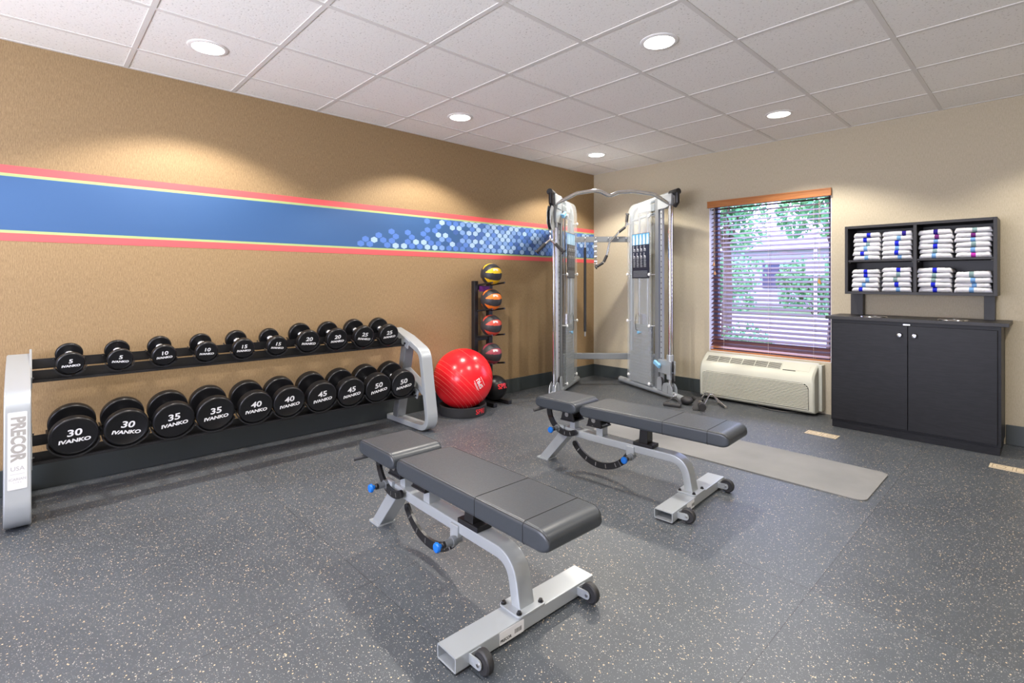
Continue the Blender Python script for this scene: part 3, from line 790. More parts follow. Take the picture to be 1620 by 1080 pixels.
# ------------------------------------------------------------ functional trainer (two cable towers)
ft = thing('cable_machine', 'tall silver twin-tower cable machine standing in the corner', 'cable machine', (0, 0, 0))
def tower(O, U, high, weights_up):
    U = Vector((U[0], U[1], 0)).normalized(); inner = Vector((1, -1, 0)).normalized()
    Nn = Vector((-U.y, U.x, 0))
    if Nn.dot(inner) < 0: Nn = -Nn     # Nn points to the middle of the machine
    T = Matrix((U, Nn, Vector((0, 0, 1)))).transposed().to_4x4(); T.translation = Vector((O[0], O[1], 0))
    def place(mb): mb.bm.transform(T); return mb
    P = lambda u, n, z: (u, n, z)
    # base tube lying on the floor
    pts = rpoly([(0.0, 0, 0.045), (0.90, 0, 0.045), (1.07, 0, 0.036)], [0, 0.2, 0], 5)
    obj('base_tube', place(MB().tube(pts, 0.031, 18, up=(0, 0, 1))), 'silver', ft)
    obj('base_cap', place(MB().ball((-0.003, 0, 0.045), 0.0305, 16, 8)), 'grey_tube', ft)
    nose = MB().ball((1.10, 0, 0.038), 0.060, 20, 10, sc=(1.1, 0.85, 0.62))
    obj('front_foot', place(nose), 'black_rubber', ft)
    # arched rear tube
    pts = rpoly([(0.20, -0.01, 0.05), (0.20, -0.01, 1.945), (0.90, -0.01, 2.000)], [0, 0.17, 0], 10)
    obj('arched_tube', place(MB().tube(pts, 0.026, 14, up=(0, 1, 0))), 'silver', ft)
    obj('cross_brace', place(MB().cyl((0.20, -0.01, 1.80), (0.66, -0.01, 1.845), 0.013, 12)), 'silver', ft)
    obj('column', place(MB().box(0.648, 0.705, -0.04, 0.02, 0.06, 1.985)), 'silver_dark', ft, bevel=0.004)
    # bracket plate top
    obj('top_bracket', place(MB().prism([(0.70, 1.86), (0.83, 1.865), (0.905, 1.89), (0.915, 1.995), (0.70, 2.0)], 'y', -0.028, 0.028)), 'silver', ft, bevel=0.003)
    obj('pulley_housing', place(MB().prism([(0.36, 1.87), (0.64, 1.86), (0.64, 1.93), (0.47, 1.93), (0.42, 1.97), (0.36, 1.95)], 'y', -0.02, 0.02)), 'silver', ft, bevel=0.003)
    cp = MB().tube([(0.855, -0.012, 2.0), (0.97, -0.012, 2.008)], 0.030, 16).tube([(0.965, -0.0, 1.995), (0.965, 0, 1.90), (0.93, 0, 1.87)], 0.022, 10)
    obj('end_cap', place(cp), 'black_metal', ft)
    # perforated height rail
    obj('height_rail', place(MB().box(0.724, 0.756, -0.012, 0.012, 0.15, 1.90)), 'silver', ft)
    hl = MB()
    for k in range(28):
        z = 0.38 + k * 0.0535
        hl.cyl((0.740, 0.0115, z), (0.740, 0.0135, z), 0.0070, 8)
    obj('height_hole', place(hl), 'black_ink', ft)
    obj('guide_rod', place(MB().cyl((0.862, 0, 0.10), (0.862, 0, 1.90), 0.0215, 20)), 'chrome', ft)
    obj('rod_collar', place(MB().cyl((0.862, 0, 0.055), (0.862, 0, 0.13), 0.033, 20)), 'silver_dark', ft)
    cb = MB().cyl((0.930, 0.018, 0.25), (0.930, 0.018, 1.95), 0.0022, 6).cyl((0.60, 0.01, 0.2), (0.60, 0.01, 1.93), 0.0022, 6)
    obj('cable', place(cb), 'black_rubber', ft)
    obj('foot_bracket', place(MB().prism([(0.78, 0.06), (0.78, 0.11), (0.80, 0.145), (0.85, 0.16), (0.9, 0.145), (0.925, 0.11), (0.93, 0.055)], 'y', 0.026, 0.032).prism([(0.78, 0.06), (0.78, 0.11), (0.80, 0.145), (0.85, 0.16), (0.9, 0.145), (0.925, 0.11), (0.93, 0.055)], 'y', -0.032, -0.026)), 'silver', ft)
    pl = MB().lathe([(0, -0.009), (0.045, -0.009), (0.050, -0.006), (0.044, 0), (0.050, 0.006), (0.045, 0.009), (0, 0.009)], Matrix.Translation((0.745, 0.02, 0.145)) @ Matrix.Rotation(PI / 2, 4, 'X'), 24)
    obj('low_pulley', place(pl), 'black_rubber', ft)
    obj('low_pulley_cheek', place(MB().prism([(0.705, 0.07), (0.705, 0.165)] + [(0.74 + 0.035 * math.cos(R(a_)), 0.165 + 0.035 * math.sin(R(a_))) for a_ in (180, 135, 90, 45, 0)] + [(0.775, 0.07)], 'y', 0.032, 0.038)), 'silver', ft)
    # carriage on the rod
    zc = 1.72 if high else 0.24
    up = 1 if high else 1
    cr = MB().box(0.715, 0.905, -0.034, 0.034, zc, zc + 0.13).cyl((0.862, 0, zc - 0.05), (0.862, 0, zc + 0.19), 0.034, 18)
    q = obj('carriage', place(cr), 'silver', ft, bevel=0.004)
    kn = MB().box(-0.05, 0.045, -0.014, 0.014, -0.02, 0.02, 0, Matrix.Translation((0.745, 0.065, zc + 0.085)) @ Matrix.Rotation(R(25), 4, 'Y')).cyl((0.75, 0.03, zc + 0.085), (0.75, 0.055, zc + 0.085), 0.012, 12)
    obj('release_lever', place(kn), 'pale_blue', q, bevel=0.006)
    PM = Matrix.Identity(4) if high else Matrix.Translation((0.90, 0, 0)) @ Matrix.Rotation(R(38.5), 4, 'Z') @ Matrix.Translation((-0.90, 0, 0))
    for k, (du, dz, rr2) in enumerate(((0.975, 0.09 if not high else 0.06, 0.055), (0.975, -0.02 if not high else -0.03, 0.05))):
        pl = MB().lathe([(0, -0.010), (rr2 - 0.006, -0.010), (rr2, -0.007), (rr2 - 0.007, 0), (rr2, 0.007), (rr2 - 0.006, 0.010), (0, 0.010)], PM @ Matrix.Translation((du, 0.0, zc + dz)) @ Matrix.Rotation(PI / 2, 4, 'X'), 28)
        obj('pulley', place(pl), 'black_rubber', q)
    ck = [(0.905, zc - 0.06), (0.93, zc - 0.085), (0.99, zc - 0.08), (1.035, zc - 0.02), (1.04, zc + 0.09), (1.0, zc + 0.15), (0.93, zc + 0.15), (0.9, zc + 0.12)]
    obj('pulley_cheek', place(MB().prism(ck, 'y', 0.014, 0.018).prism(ck, 'y', -0.018, -0.014)) if high else place(MB().prism([(0.9, zc - 0.02), (0.96, zc - 0.05), (1.0, zc + 0.03), (1.0, zc + 0.10), (0.9, zc + 0.11)], 'y', -0.02, -0.014, 0, PM)), 'silver', q)
    # weight stacks: plates seen through the shroud
    for k in range(10):
        z0 = 0.075 + k * 0.0325
        obj('weight_plate', place(MB().box(0.235, 0.615, -0.045, 0.030, z0, z0 + 0.0305)), 'weight', ft, bevel=0.002)
    for k in range(9):
        z0 = 0.075 + (10 + k) * 0.0325
        obj('weight_plate', place(MB().box(0.285, 0.545, -0.04, 0.026, z0, z0 + 0.0305)), 'weight', ft, bevel=0.002)
    obj('selector_stem', place(MB().box(0.395, 0.435, -0.03, 0.015, 0.69, 0.80).cyl((0.36, 0, 0.4), (0.36, 0, 1.86), 0.010, 12).cyl((0.50, 0, 0.4), (0.50, 0, 1.86), 0.010, 12)), 'steel', ft)
    dt = MB()
    for k in range(19): dt.cyl((0.43, 0.0315, 0.0915 + k * 0.0325), (0.43, 0.0325, 0.0915 + k * 0.0325), 0.0042, 8)
    obj('pin_hole', place(dt), 'black_ink', ft)
    pz = 0.075 + 16.5 * 0.0325
    pn = MB().cyl((0.43, 0.03, pz), (0.43, 0.06, pz), 0.010, 10).box(0.405, 0.425, 0.05, 0.064, pz - 0.015, pz + 0.012)
    q = obj('selector_pin', place(pn), 'pale_blue', ft)
    co = MB().tube([(0.42, 0.058, pz), (0.38, 0.062, pz + 0.03), (0.365, 0.060, pz + 0.10), (0.375, 0.055, pz + 0.18), (0.40, 0.05, pz + 0.20), (0.43, 0.045, pz + 0.16)], 0.003, 6)
    obj('lanyard', place(co), 'black_rubber', q)
    # clear shroud panels, both sides
    sh = [(0.215, 0.085), (0.625, 0.085), (0.625, 1.965)] + [(0.34 + 0.125 * math.cos(R(a_)), 1.84 + 0.125 * math.sin(R(a_))) for a_ in range(90, 181, 15)]
    q = obj('shroud', place(MB().prism(sh, 'y', 0.050, 0.054)), 'acrylic', ft)
    q2 = obj('shroud', place(MB().prism(sh, 'y', -0.080, -0.076)), 'acrylic', ft)
    sc = MB()
    for u_, z_ in ((0.235, 0.14), (0.60, 0.10), (0.215, 0.72), (0.60, 0.69), (0.215, 1.22), (0.60, 1.215), (0.215, 1.77), (0.60, 1.815)):
        sc.lathe([(0, 0.010), (0.012, 0.010), (0.0165, 0.004), (0.0165, 0), (0, 0)], Matrix.Translation((u_, 0.054, z_)) @ Matrix.Rotation(-PI / 2, 4, 'X'), 16)
        sc.cyl((u_, -0.07, z_), (u_, 0.054, z_), 0.005, 8)
    obj('shroud_screw', place(sc), 'white_plastic', q)
    # exercise placard: blue photo strip above, figures and lines below
    u0, u1, z0, z1 = 0.305, 0.605, 1.178, 1.645
    pc = MB().box(u0, u1, 0.0545, 0.0560, z0, z1, 0)
    nrm = 0.0564
    rr3 = random.Random(5)
    sgn = 1
    for k in range(5):
        a0 = u0 + 0.004 + k * 0.0595; a1 = a0 + 0.0545
        pc.box(a0, a1, 0.0558, nrm, z1 - 0.118, z1 - 0.004, 1)
        cxx = (a0 + a1) / 2
        pc.prism([(cxx - 0.020, z1 - 0.116), (cxx + 0.008 + rr3.random() * 0.01, z1 - 0.116), (cxx + 0.018, z1 - 0.06), (cxx + 0.004, z1 - 0.01), (cxx - 0.014, z1 - 0.02)], 'y', nrm - 0.0002, nrm + 0.0003, 2)
    for rowi in range(2):
        for k in range(4):
            cxx = u0 + 0.035 + k * 0.062; cz = z1 - 0.16 - rowi * 0.075
            pc.box(cxx - 0.012, cxx - 0.006, 0.0558, nrm, cz - 0.028, cz + 0.020, 3)
            pc.box(cxx - 0.012, cxx + 0.016, 0.0558, nrm, cz - 0.006, cz + 0.001, 3)
            pc.box(cxx + 0.010, cxx + 0.016, 0.0558, nrm, cz - 0.028, cz - 0.004, 3)
            pc.box(cxx - 0.013, cxx - 0.004, 0.0558, nrm, cz + 0.024, cz + 0.032, 3)
    for k in range(4):
        for j in range(9):
            cxx = u0 + 0.020 + k * 0.062; cz = z1 - 0.275 - j * 0.0095
            pc.box(cxx, cxx + 0.030 + 0.012 * rr3.random(), 0.0558, nrm, cz, cz + 0.0042, 4)
    for j in range(5): pc.box(u0 + 0.02, u1 - 0.03 - 0.03 * rr3.random(), 0.0558, nrm, z0 + 0.015 + j * 0.014, z0 + 0.019 + j * 0.014, 4)
    obj('exercise_placard', place(pc), [mat('placard_dark', (0.018, 0.022, 0.04), 0.35), mat('placard_blue', (0.10, 0.33, 0.62), 0.3), mat('placard_pale', (0.55, 0.74, 0.88), 0.3), mat('placard_white', (0.75, 0.78, 0.8), 0.4), mat('placard_grey', (0.30, 0.33, 0.36), 0.4)], q)
    return T
UR = (1.057, -0.431); OR = (0.487, -0.141)
UL = (0.41, -0.912); OL = (0.141, -0.487)
TR = tower(OR, UR, False, 0)
TL = tower(OL, UL, True, 0)
# cross members
a = TR @ Vector((0.19, 0, 0)); c = TL @ Vector((0.19, 0, 0))
obj('lower_crossbar', MB().sweep([(a.x, a.y, 0.325), (c.x, c.y, 0.325)], rrect(0.045, 0.066, 0.008, 2)), 'silver_dark', ft)
obj('upper_crossbar', MB().sweep([(a.x, a.y, 1.603), (c.x, c.y, 1.603)], rrect(0.055, 0.058, 0.010, 2)), 'silver_dark', ft)
hk_dir = Vector((1, -1, 0)).normalized(); av = Vector((a.x, a.y, 0)); cv = Vector((c.x, c.y, 0))
hk = MB()
midp = lambda f, o=0.0: av.lerp(cv, f) + hk_dir * o
p0 = midp(0.10, 0.045); p1 = midp(0.90, 0.045); p0b = midp(0.06, 0.045); p1b = midp(0.96, 0.045)
hk._add([(p1b.x, p1b.y, 1.573), (p0b.x, p0b.y, 1.573), (p0.x, p0.y, 1.632), (p1.x, p1.y, 1.632), (p1b.x - hk_dir.x * .006, p1b.y - hk_dir.y * .006, 1.573), (p0b.x - hk_dir.x * .006, p0b.y - hk_dir.y * .006, 1.573), (p0.x - hk_dir.x * .006, p0.y - hk_dir.y * .006, 1.632), (p1.x - hk_dir.x * .006, p1.y - hk_dir.y * .006, 1.632)], [(0, 1, 2, 3), (7, 6, 5, 4), (0, 4, 5, 1), (1, 5, 6, 2), (2, 6, 7, 3), (3, 7, 4, 0)])
obj('accessory_plate', hk, 'silver_dark', ft)
pg = MB()
for f in (0.80, 0.62, 0.40, 0.24, 0.10):
    q0 = midp(f, 0.04); q1 = midp(f, 0.085)
    pg.cyl((q0.x, q0.y, 1.60), (q1.x, q1.y, 1.612), 0.0065, 10)
    pg.ball((q1.x, q1.y, 1.612), 0.011, 10, 6)
obj('accessory_peg', pg, 'chrome', ft)
# pull-up bar
def cpt(x, y, z): return (x, y, z)
pu = rpoly([(1.290, -0.470, 1.895), (1.195, -0.62, 1.988), (1.043, -0.757, 2.018), (0.949, -0.851, 2.008), (0.888, -0.912, 1.972), (0.828, -0.972, 2.018), (0.784, -1.016, 2.026), (0.663, -1.137, 2.000), (0.500, -1.262, 1.900)], [0, 0.10, 0.2, 0.08, 0.05, 0.08, 0.2, 0.10, 0], 7)
obj('pull_up_bar', MB().tube(pu, 0.0185, 16), 'chrome', ft)

# attachments hanging from the upper crossbar
def q3(f, o, z): p = midp(f, o); return (p.x, p.y, z)
sbt = thing('straight_bar', 'long thin black bar hanging vertically from the left of the upper crossbar', 'exercise bar', q3(0.80, 0.072, 1.6))
l0 = lambda z, r, z2, seg=14: MB().cyl((0, 0, z), (0, 0, z2), r, seg)
obj('bar', l0(-0.09, 0.0145, -1.0), 'black_rubber', sbt)
obj('end_sleeve', l0(-0.02, 0.009, -0.09), 'chrome', sbt)
obj('end_sleeve', l0(-1.0, 0.009, -1.05), 'chrome', sbt)
ch = thing('chain', 'short doubled chrome chain hanging from the middle left of the upper crossbar', 'chain', q3(0.62, 0.075, 1.6))
cm = MB()
for col in (-0.008, 0.010):
    for k in range(9):
        z = -0.01 - k * 0.027
        pts = [(col + (0.007 * math.cos(a_) if k % 2 else 0), (0 if k % 2 else 0.007 * math.cos(a_)), z - 0.012 + 0.017 * math.sin(a_)) for a_ in [2 * PI * i / 10 for i in range(10)]]
        cm.tube(pts, 0.0028, 6, up=(0, 1, 0) if k % 2 else (1, 0, 0), closed=True)
obj('chain_links', cm, 'chrome', ch)
obj('snap_hook', MB().tube([(0.016 * math.cos(2 * PI * i / 12), 0, -0.262 + 0.018 * math.sin(2 * PI * i / 12)) for i in range(12)], 0.004, 8, up=(0, 1, 0), closed=True), 'chrome', ch)
# curl bar hooked by its centre
cb0 = midp(0.28, 0.085)
crl = thing('curl_bar', 'bent chrome curl bar with dark grips hanging aslant from the upper crossbar', 'exercise bar', (cb0.x, cb0.y, 1.6))
raw = [(0.435, -0.525, 1.300), (0.491, -0.469, 1.349), (0.519, -0.441, 1.434), (0.538, -0.422, 1.567), (0.604, -0.356, 1.674), (0.660, -0.300, 1.736), (0.666, -0.294, 1.780), (0.673, -0.287, 1.869)]
raw = [(0.5 * (x + (0.96 + y)) if False else x, y, z) for x, y, z in raw]
bp3 = [Vector(p) - Vector((cb0.x, cb0.y, 1.6)) for p in raw]
dv = Vector((0.55, -0.42, 1.6)) - Vector((cb0.x, cb0.y, 1.6))
bp3 = [p - hk_dir * 0.0 for p in bp3]
obj('bar', MB().tube(rpoly(bp3, [0, .03, .03, .05, .05, .03, .02, 0], 4), 0.011, 12), 'chrome', crl)
for a_, c_ in ((0, 1), (1, 2), (4, 5), (6, 7)):
    A_, C_ = bp3[a_], bp3[c_]
    g0 = A_.lerp(C_, 0.08); g1 = A_.lerp(C_, 0.92)
    obj('grip', MB().tube([g0, g1], 0.0155, 14), 'foam', crl)
for e__, d__ in ((bp3[0], bp3[0] - bp3[1]), (bp3[-1], bp3[-1] - bp3[-2])):
    d__ = d__.normalized()
    obj('end_cap', MB().cyl(e__, e__ + d__ * 0.012, 0.022, 16), 'grey_tube', crl)
# V handle under the high pulley
vp = TL @ Vector((0.975, 0, 1.66))
vh = thing('press_down_handle', 'angled chrome V handle with black grips hanging from the left tower pulley', 'cable handle', (0.545, -1.385, 1.55))
sd = Vector((0.7, 0.714, 0)).normalized()
cm = MB()
for k in range(5):
    z = 0.115 - k * 0.022
    pts = [((0.006 * math.cos(a_)) * (1 if k % 2 else 0), (0.006 * math.cos(a_)) * (0 if k % 2 else 1), z + 0.014 * math.sin(a_)) for a_ in [2 * PI * i / 10 for i in range(10)]]
    cm.tube(pts, 0.0025, 6, up=(0, 1, 0) if k % 2 else (1, 0, 0), closed=True)
obj('chain_links', cm, 'chrome', vh)
bend = rpoly([tuple(-sd * 0.060 + Vector((0, 0, -0.055))), (0, 0, -0.003), tuple(sd * 0.060 + Vector((0, 0, -0.055)))], [0, 0.03, 0], 6)
obj('yoke', MB().tube(bend, 0.0105, 12).ball((0, 0, 0.006), 0.014, 12, 8), 'chrome', vh)
for s_ in (-1, 1):
    A_ = sd * (s_ * 0.048) + Vector((0, 0, -0.044)); C_ = sd * (s_ * 0.125) + Vector((0, 0, -0.122))
    g_ = obj('grip', MB().tube([A_, C_], 0.0165, 14), 'foam', vh)
    dd = (C_ - A_).normalized()
    obj('grip_flange', MB().cyl(C_, C_ + dd * 0.010, 0.028, 18), 'black_metal', g_)
# handles lying by the right low pulley
sh_ = thing('stirrup_handle', 'black strap stirrup handle lying on the floor below the right tower pulley', 'cable handle', (1.46, -0.72, 0.02))
obj('grip', MB().cyl((-0.075, -0.04, 0.0), (0.075, -0.005, 0.0), 0.017, 16), 'foam', sh_)
stp = MB()
for pts in ([(-0.07, -0.038, 0.0), (-0.062, 0.02, 0.022), (-0.04, 0.065, 0.046), (-0.03, 0.075, 0.052)], [(0.07, -0.006, 0.0), (0.045, 0.035, 0.02), (-0.015, 0.07, 0.045), (-0.03, 0.075, 0.052)]):
    stp.sweep(pts, rrect(0.024, 0.004, 0.001, 1))
obj('strap', stp, 'black_rubber', sh_)
obj('ring', MB().tube([(-0.030 + 0.016 * math.cos(2 * PI * i / 12), 0.078, 0.064 + 0.016 * math.sin(2 * PI * i / 12)) for i in range(12)], 0.004, 8, up=(0, 1, 0), closed=True), 'chrome', sh_)
ro = thing('rope_handle', 'black strap and grip attachment piled on the floor beyond the machine foot', 'cable handle', (1.60, -0.55, 0.0))
obj('grip', MB().cyl((-0.14, 0.21, 0.022), (0.0, 0.075, 0.03), 0.019, 14), 'foam', ro)
obj('knurled_end', MB().cyl((0.045, -0.03, 0.045), (0.095, -0.095, 0.040), 0.022, 16), 'steel', ro)
obj('rubber_end', MB().cyl((0.09, -0.09, 0.036), (0.125, -0.145, 0.034), 0.033, 20), 'black_rubber', ro)
obj('strap', MB().sweep([(-0.005, 0.08, 0.030), (0.01, 0.05, 0.075), (0.03, 0.005, 0.078), (0.03, -0.05, 0.055), (0.05, -0.12, 0.006), (0.075, -0.16, 0.004)], rrect(0.055, 0.006, 0.002, 1)), 'black_rubber', ro)
row_h = thing('row_handle', 'chrome double V row handle standing on the floor before the wall air conditioner', 'cable handle', (1.655, -0.43, 0.0))
# two leaning bars with grips on the floor
fr_ = MB(); ap = Vector((-0.045, 0.105, 0.098))
L1, L2, R1, R2 = Vector((-0.095, -0.04, 0.014)), Vector((0.02, -0.155, 0.014)), Vector((0.05, 0.10, 0.014)), Vector((0.17, -0.02, 0.014))
for p, e in ((L1, Vector((-0.05, 0.06, 0.098))), (L2, Vector((0.0, 0.02, 0.098))), (R1, Vector((-0.01, 0.08, 0.098))), (R2, Vector((0.01, 0.04, 0.098)))):
    fr_.tube([p, e], 0.0065, 10)
fr_.box(-0.055, 0.015, 0.02, 0.085, 0.092, 0.104)
obj('frame', fr_, 'chrome', row_h)
for A_, C_ in ((L1, L2), (R1, R2)):
    g_ = obj('grip', MB().tube([A_, C_], 0.013, 14), 'steel', row_h)

# ------------------------------------------------------------ medicine ball tree
tr_ = thing('ball_rack', 'slim black metal rack holding medicine balls against the left wall', 'rack', (0.0, 0, 0))
YP = (-1.930, -1.748)
for y in YP: obj('post', MB().box(0.05, 0.10, y - 0.022, y + 0.022, 0.03, 1.150), 'black_metal', tr_, bevel=0.003)
cbx = MB()
for z in (1.085, 0.60, 0.12): cbx.box(0.055, 0.085, YP[0], YP[1], z - 0.02, z + 0.02)
obj('cross_piece', cbx, 'black_metal', tr_)
for z in (1.112, 0.868, 0.625, 0.358):
    for y in YP:
        q = MB().cyl((0.09, y + (0.012 if y < -1.85 else 0), z - 0.004), (0.295, y + (0.03 if y < -1.85 else 0.0), z + 0.022), 0.0085, 10)
        obj('prong', q, 'black_metal', tr_)
for y in YP: obj('foot', MB().box(0.04, 0.37, y - 0.022, y + 0.022, 0.0, 0.035), 'black_metal', tr_, bevel=0.003)
obj('elastic_band', MB().sweep([(0.11, -1.905, 1.075), (0.115, -1.84, 1.073), (0.11, -1.775, 1.075)], rrect(0.003, 0.05, 0.001, 1)), 'purple', tr_)
def med_ball(name, z, col, label, r=0.1015, txt=True):
    Mcol = mat('ball_panel', col, 0.42)
    t = thing(name, label, 'medicine ball', (0.205, -1.838, z), (0, 0, 0), 'medicine balls on the black rack')
    mb = MB(); NS, NR = 120, 72
    # poles along the wall, pole faces the left of the picture
    Mp = Matrix.Rotation(R(92), 4, 'X') @ Matrix.Identity(4)
    Mp = Matrix.Rotation(R(-6), 4, 'Z') @ Matrix.Rotation(PI / 2, 4, 'X')
    rings = []
    for i in range(NR + 1):
        la = PI * i / NR; ring = []
        for k in range(NS):
            lo = 2 * PI * k / NS
            frac = (lo / (2 * PI) * 5 + 0.22) % 1.0
            wpan = 0.36 * math.sin(la) ** 0.6 if math.sin(la) > 0.36 else 0
            r2 = r
            if abs(frac - 0.5) > 0.485: r2 = r - 0.0012
            ring.append(mb.bm.verts.new(Mp @ Vector((r2 * math.sin(la) * math.cos(lo), r2 * math.sin(la) * math.sin(lo), r * math.cos(la)))))
        rings.append(ring)
    for i in range(NR):
        for k in range(NS):
            k2 = (k + 1) % NS
            la = PI * (i + 0.5) / NR; frac = ((k + 0.5) / NS * 5 + 0.22) % 1.0
            s = math.sin(la); inside = s > 0.42 and abs(frac - 0.5) < 0.235 * max(0, (s - 0.42) / 0.58) ** 0.5
            f = mb.bm.faces.new((rings[i][k], rings[i][k2], rings[i + 1][k2], rings[i + 1][k]))
            f.material_index = 1 if inside else 0
    obj('ball', mb, ['ball_black', Mcol], t)
    if txt:
        v = (Vector((CAMP[0], CAMP[1], CAMP[2] + 0.5)) - Vector((0.205, -1.838, z))); v.normalize()
        v = Matrix.Rotation(R(26), 3, 'Z') @ v; v.z = 0.42; v.normalize()
        ex = Vector((0, 0, 1)).cross(v).normalized(); ey = v.cross(ex)
        def f(x, y, v=v, ex=ex, ey=ey, rr2=r + 0.0012):
            p = v * rr2 + ex * x + ey * y; return p.normalized() * rr2
        obj('lettering', add_text(MB(), 'SPRI', 0.030, Matrix.Identity(4), f=f, bold=0.001, shear=0.1), 'white_ink', t)
    return t
med_ball('medicine_ball', 1.213, (0.80, 0.50, 0.01), 'black and yellow medicine ball, topmost on the black ball rack')
med_ball('medicine_ball', 0.972, (0.85, 0.20, 0.02), 'black and orange medicine ball, second from the top on the ball rack')
med_ball('medicine_ball', 0.729, (0.52, 0.06, 0.035), 'black and brick-red medicine ball in the middle of the ball rack')
med_ball('medicine_ball', 0.462, (0.30, 0.045, 0.07), 'black and maroon medicine ball, second from the bottom on the ball rack')
t = thing('medicine_ball', 'plain black medicine ball with red lettering on the rack foot, behind the red ball', 'medicine ball', (0.245, -1.822, 0.150), group='medicine balls on the black rack')
obj('ball', MB().ball((0, 0, 0), 0.114, 48, 32), 'urethane', t)
v = Vector((0.73, -0.45, 0.20)); v.normalize(); v = Matrix.Rotation(R(32), 3, 'Z') @ v
ex = Vector((0, 0, 1)).cross(v).normalized(); ey = v.cross(ex)
obj('lettering', add_text(MB(), 'SPRI', 0.068, Matrix.Identity(4), f=lambda x, y: (v * 0.1155 + ex * x + ey * y).normalized() * 0.1155, bold=0.002), 'red_ink', t)

# ------------------------------------------------------------ big red exercise ball on its ring
BX, BY, BZ, BR = 0.3065, -2.2525, 0.300, 0.259
rg_ = MB().lathe([(0.150, 0.0), (0.200, 0.0), (0.206, 0.010), (0.206, 0.078), (0.198, 0.084), (0.178, 0.076), (0.150, 0.050), (0.150, 0.0)], seg=64)
ring = thing('ball_stand', 'low black plastic ring stand under the red exercise ball', 'stand', (BX, BY, 0))
obj('ring', rg_, 'black_rubber', ring)
ad = math.atan2(CAMP[1] - BY, CAMP[0] - BX)
def cylf(x, y):
    a_ = ad + R(46) + x / 0.207; return Vector((0.2070 * math.cos(a_), 0.2070 * math.sin(a_), 0.042 + y))
obj('lettering', add_text(MB(), 'SPRI', 0.058, Matrix.Identity(4), f=cylf, bold=0.001), 'red_ink', ring)
eb = thing('exercise_ball', 'large shiny red exercise ball resting on a black ring by the rack', 'exercise ball', (BX, BY, BZ))
obj('ball', MB().ball((0, 0, 0), BR, 72, 48), 'red_vinyl', eb)
ln = MB()
axis = Vector((0.20, 0.70, 0.68)).normalized()
e1 = axis.cross(Vector((0, 0, 1))).normalized(); e2 = axis.cross(e1)
for k in range(8):
    la = R(2 - k * 8) if k else R(28)
    if k == 0: la = R(34)
    ln.tube([axis * (BR * 1.0 * math.sin(la)) + (e1 * math.cos(a_) + e2 * math.sin(a_)) * (BR * 1.0 * math.cos(la)) for a_ in [2 * PI * i / 72 for i in range(72)]], 0.0009, 6, up=tuple(axis), closed=True)
obj('groove_line', ln, 'red_pale', eb)
v = Vector((math.cos(ad + R(33)), math.sin(ad + R(33)), -0.02)); v.normalize()
ex = Vector((0, 0, 1)).cross(v).normalized(); ey = v.cross(ex)
rot = Matrix.Rotation(R(-62 + 180), 2)
def bf(x, y):
    q = rot @ Vector((x, y)); return (v * (BR + 0.001) + ex * q.x + ey * q.y).normalized() * (BR + 0.0012)
tx = MB(); add_text(tx, 'SPRI', 0.052, Matrix.Identity(4), f=bf, bold=0.001)
for k, (yy, w_) in enumerate(((0.034, 0.05), (0.042, 0.035), (-0.036, 0.045))):
    tx._add([bf(-w_ + w_ * 2 * i / 8, yy + s_) for i in range(9) for s_ in (0, 0.003)], [(2 * i, 2 * i + 2, 2 * i + 3, 2 * i + 1) for i in range(8)])
obj('lettering', tx, 'white_ink', eb, smooth=False)

# ------------------------------------------------------------ air conditioner
ac = thing('air_conditioner', 'cream wall air conditioner under the window', 'air conditioner', (0, 0, 0))
AX0, AX1 = 1.450, 2.466
side = [(-0.03, 0.025), (-0.185, 0.025), (-0.200, 0.04), (-0.205, 0.18), (-0.204, 0.275), (-0.200, 0.310), (-0.190, 0.338), (-0.175, 0.358), (-0.090, 0.422), (-0.065, 0.434), (-0.03, 0.438)]
mb = MB(); n = len(side); rings = []
for k, (x, ins) in enumerate(((AX0, 0.018), (AX0 + 0.006, 0.008), (AX0 + 0.02, 0), (AX1 - 0.02, 0), (AX1 - 0.006, 0.008), (AX1, 0.018))):
    rings.append([mb.bm.verts.new((x, p[0] + (ins if 0 < i < n - 1 else 0), p[1] - (ins * 0.6 if i > 4 and i < n - 1 else 0))) for i, p in enumerate(side)])
for a, c in zip(rings, rings[1:]):
    for j in range(n - 1): mb.bm.faces.new((a[j], a[j + 1], c[j + 1], c[j]))
    mb.bm.faces.new((a[n - 1], a[0], c[0], c[n - 1]))
mb.bm.faces.new(rings[0]); mb.bm.faces.new(list(reversed(rings[-1])))
obj('front_cover', mb, 'cream', ac, angle=30)
obj('wall_sleeve', MB().box(AX0 + 0.015, AX1 + 0.026, -0.085, 0.0, 0.032, 0.425), 'cream', ac, bevel=0.003)
gx0_, gx1_ = 1.486, 2.425
gr = MB().prism([(gx0_, 0.055), (gx1_, 0.055), (gx1_, 0.225)] + [(gx1_ - 0.05 + 0.05 * math.cos(R(a_)), 0.225 + 0.05 * math.sin(R(a_))) for a_ in (22, 45, 67, 90)] + [(gx0_ + 0.04, 0.275), (gx0_ + 0.015, 0.268), (gx0_, 0.25)], 'y', -0.2065, -0.200)
go = obj('intake_grille', gr, 'vent_dark', ac, smooth=False)
sl = MB()
for k in range(17):
    z = 0.059 + k * 0.0128; x1_ = gx1_ - 0.002 if z + 0.008 < 0.225 else gx1_ - 0.054 + math.sqrt(max(0, 0.05 ** 2 - (z + 0.008 - 0.225) ** 2))
    sl.prism([(-0.205, z), (-0.2125, z + 0.0015), (-0.2115, z + 0.0072), (-0.205, z + 0.0085)], 'x', gx0_ + 0.003, x1_)
obj('louvre', sl, 'cream', go, smooth=False)
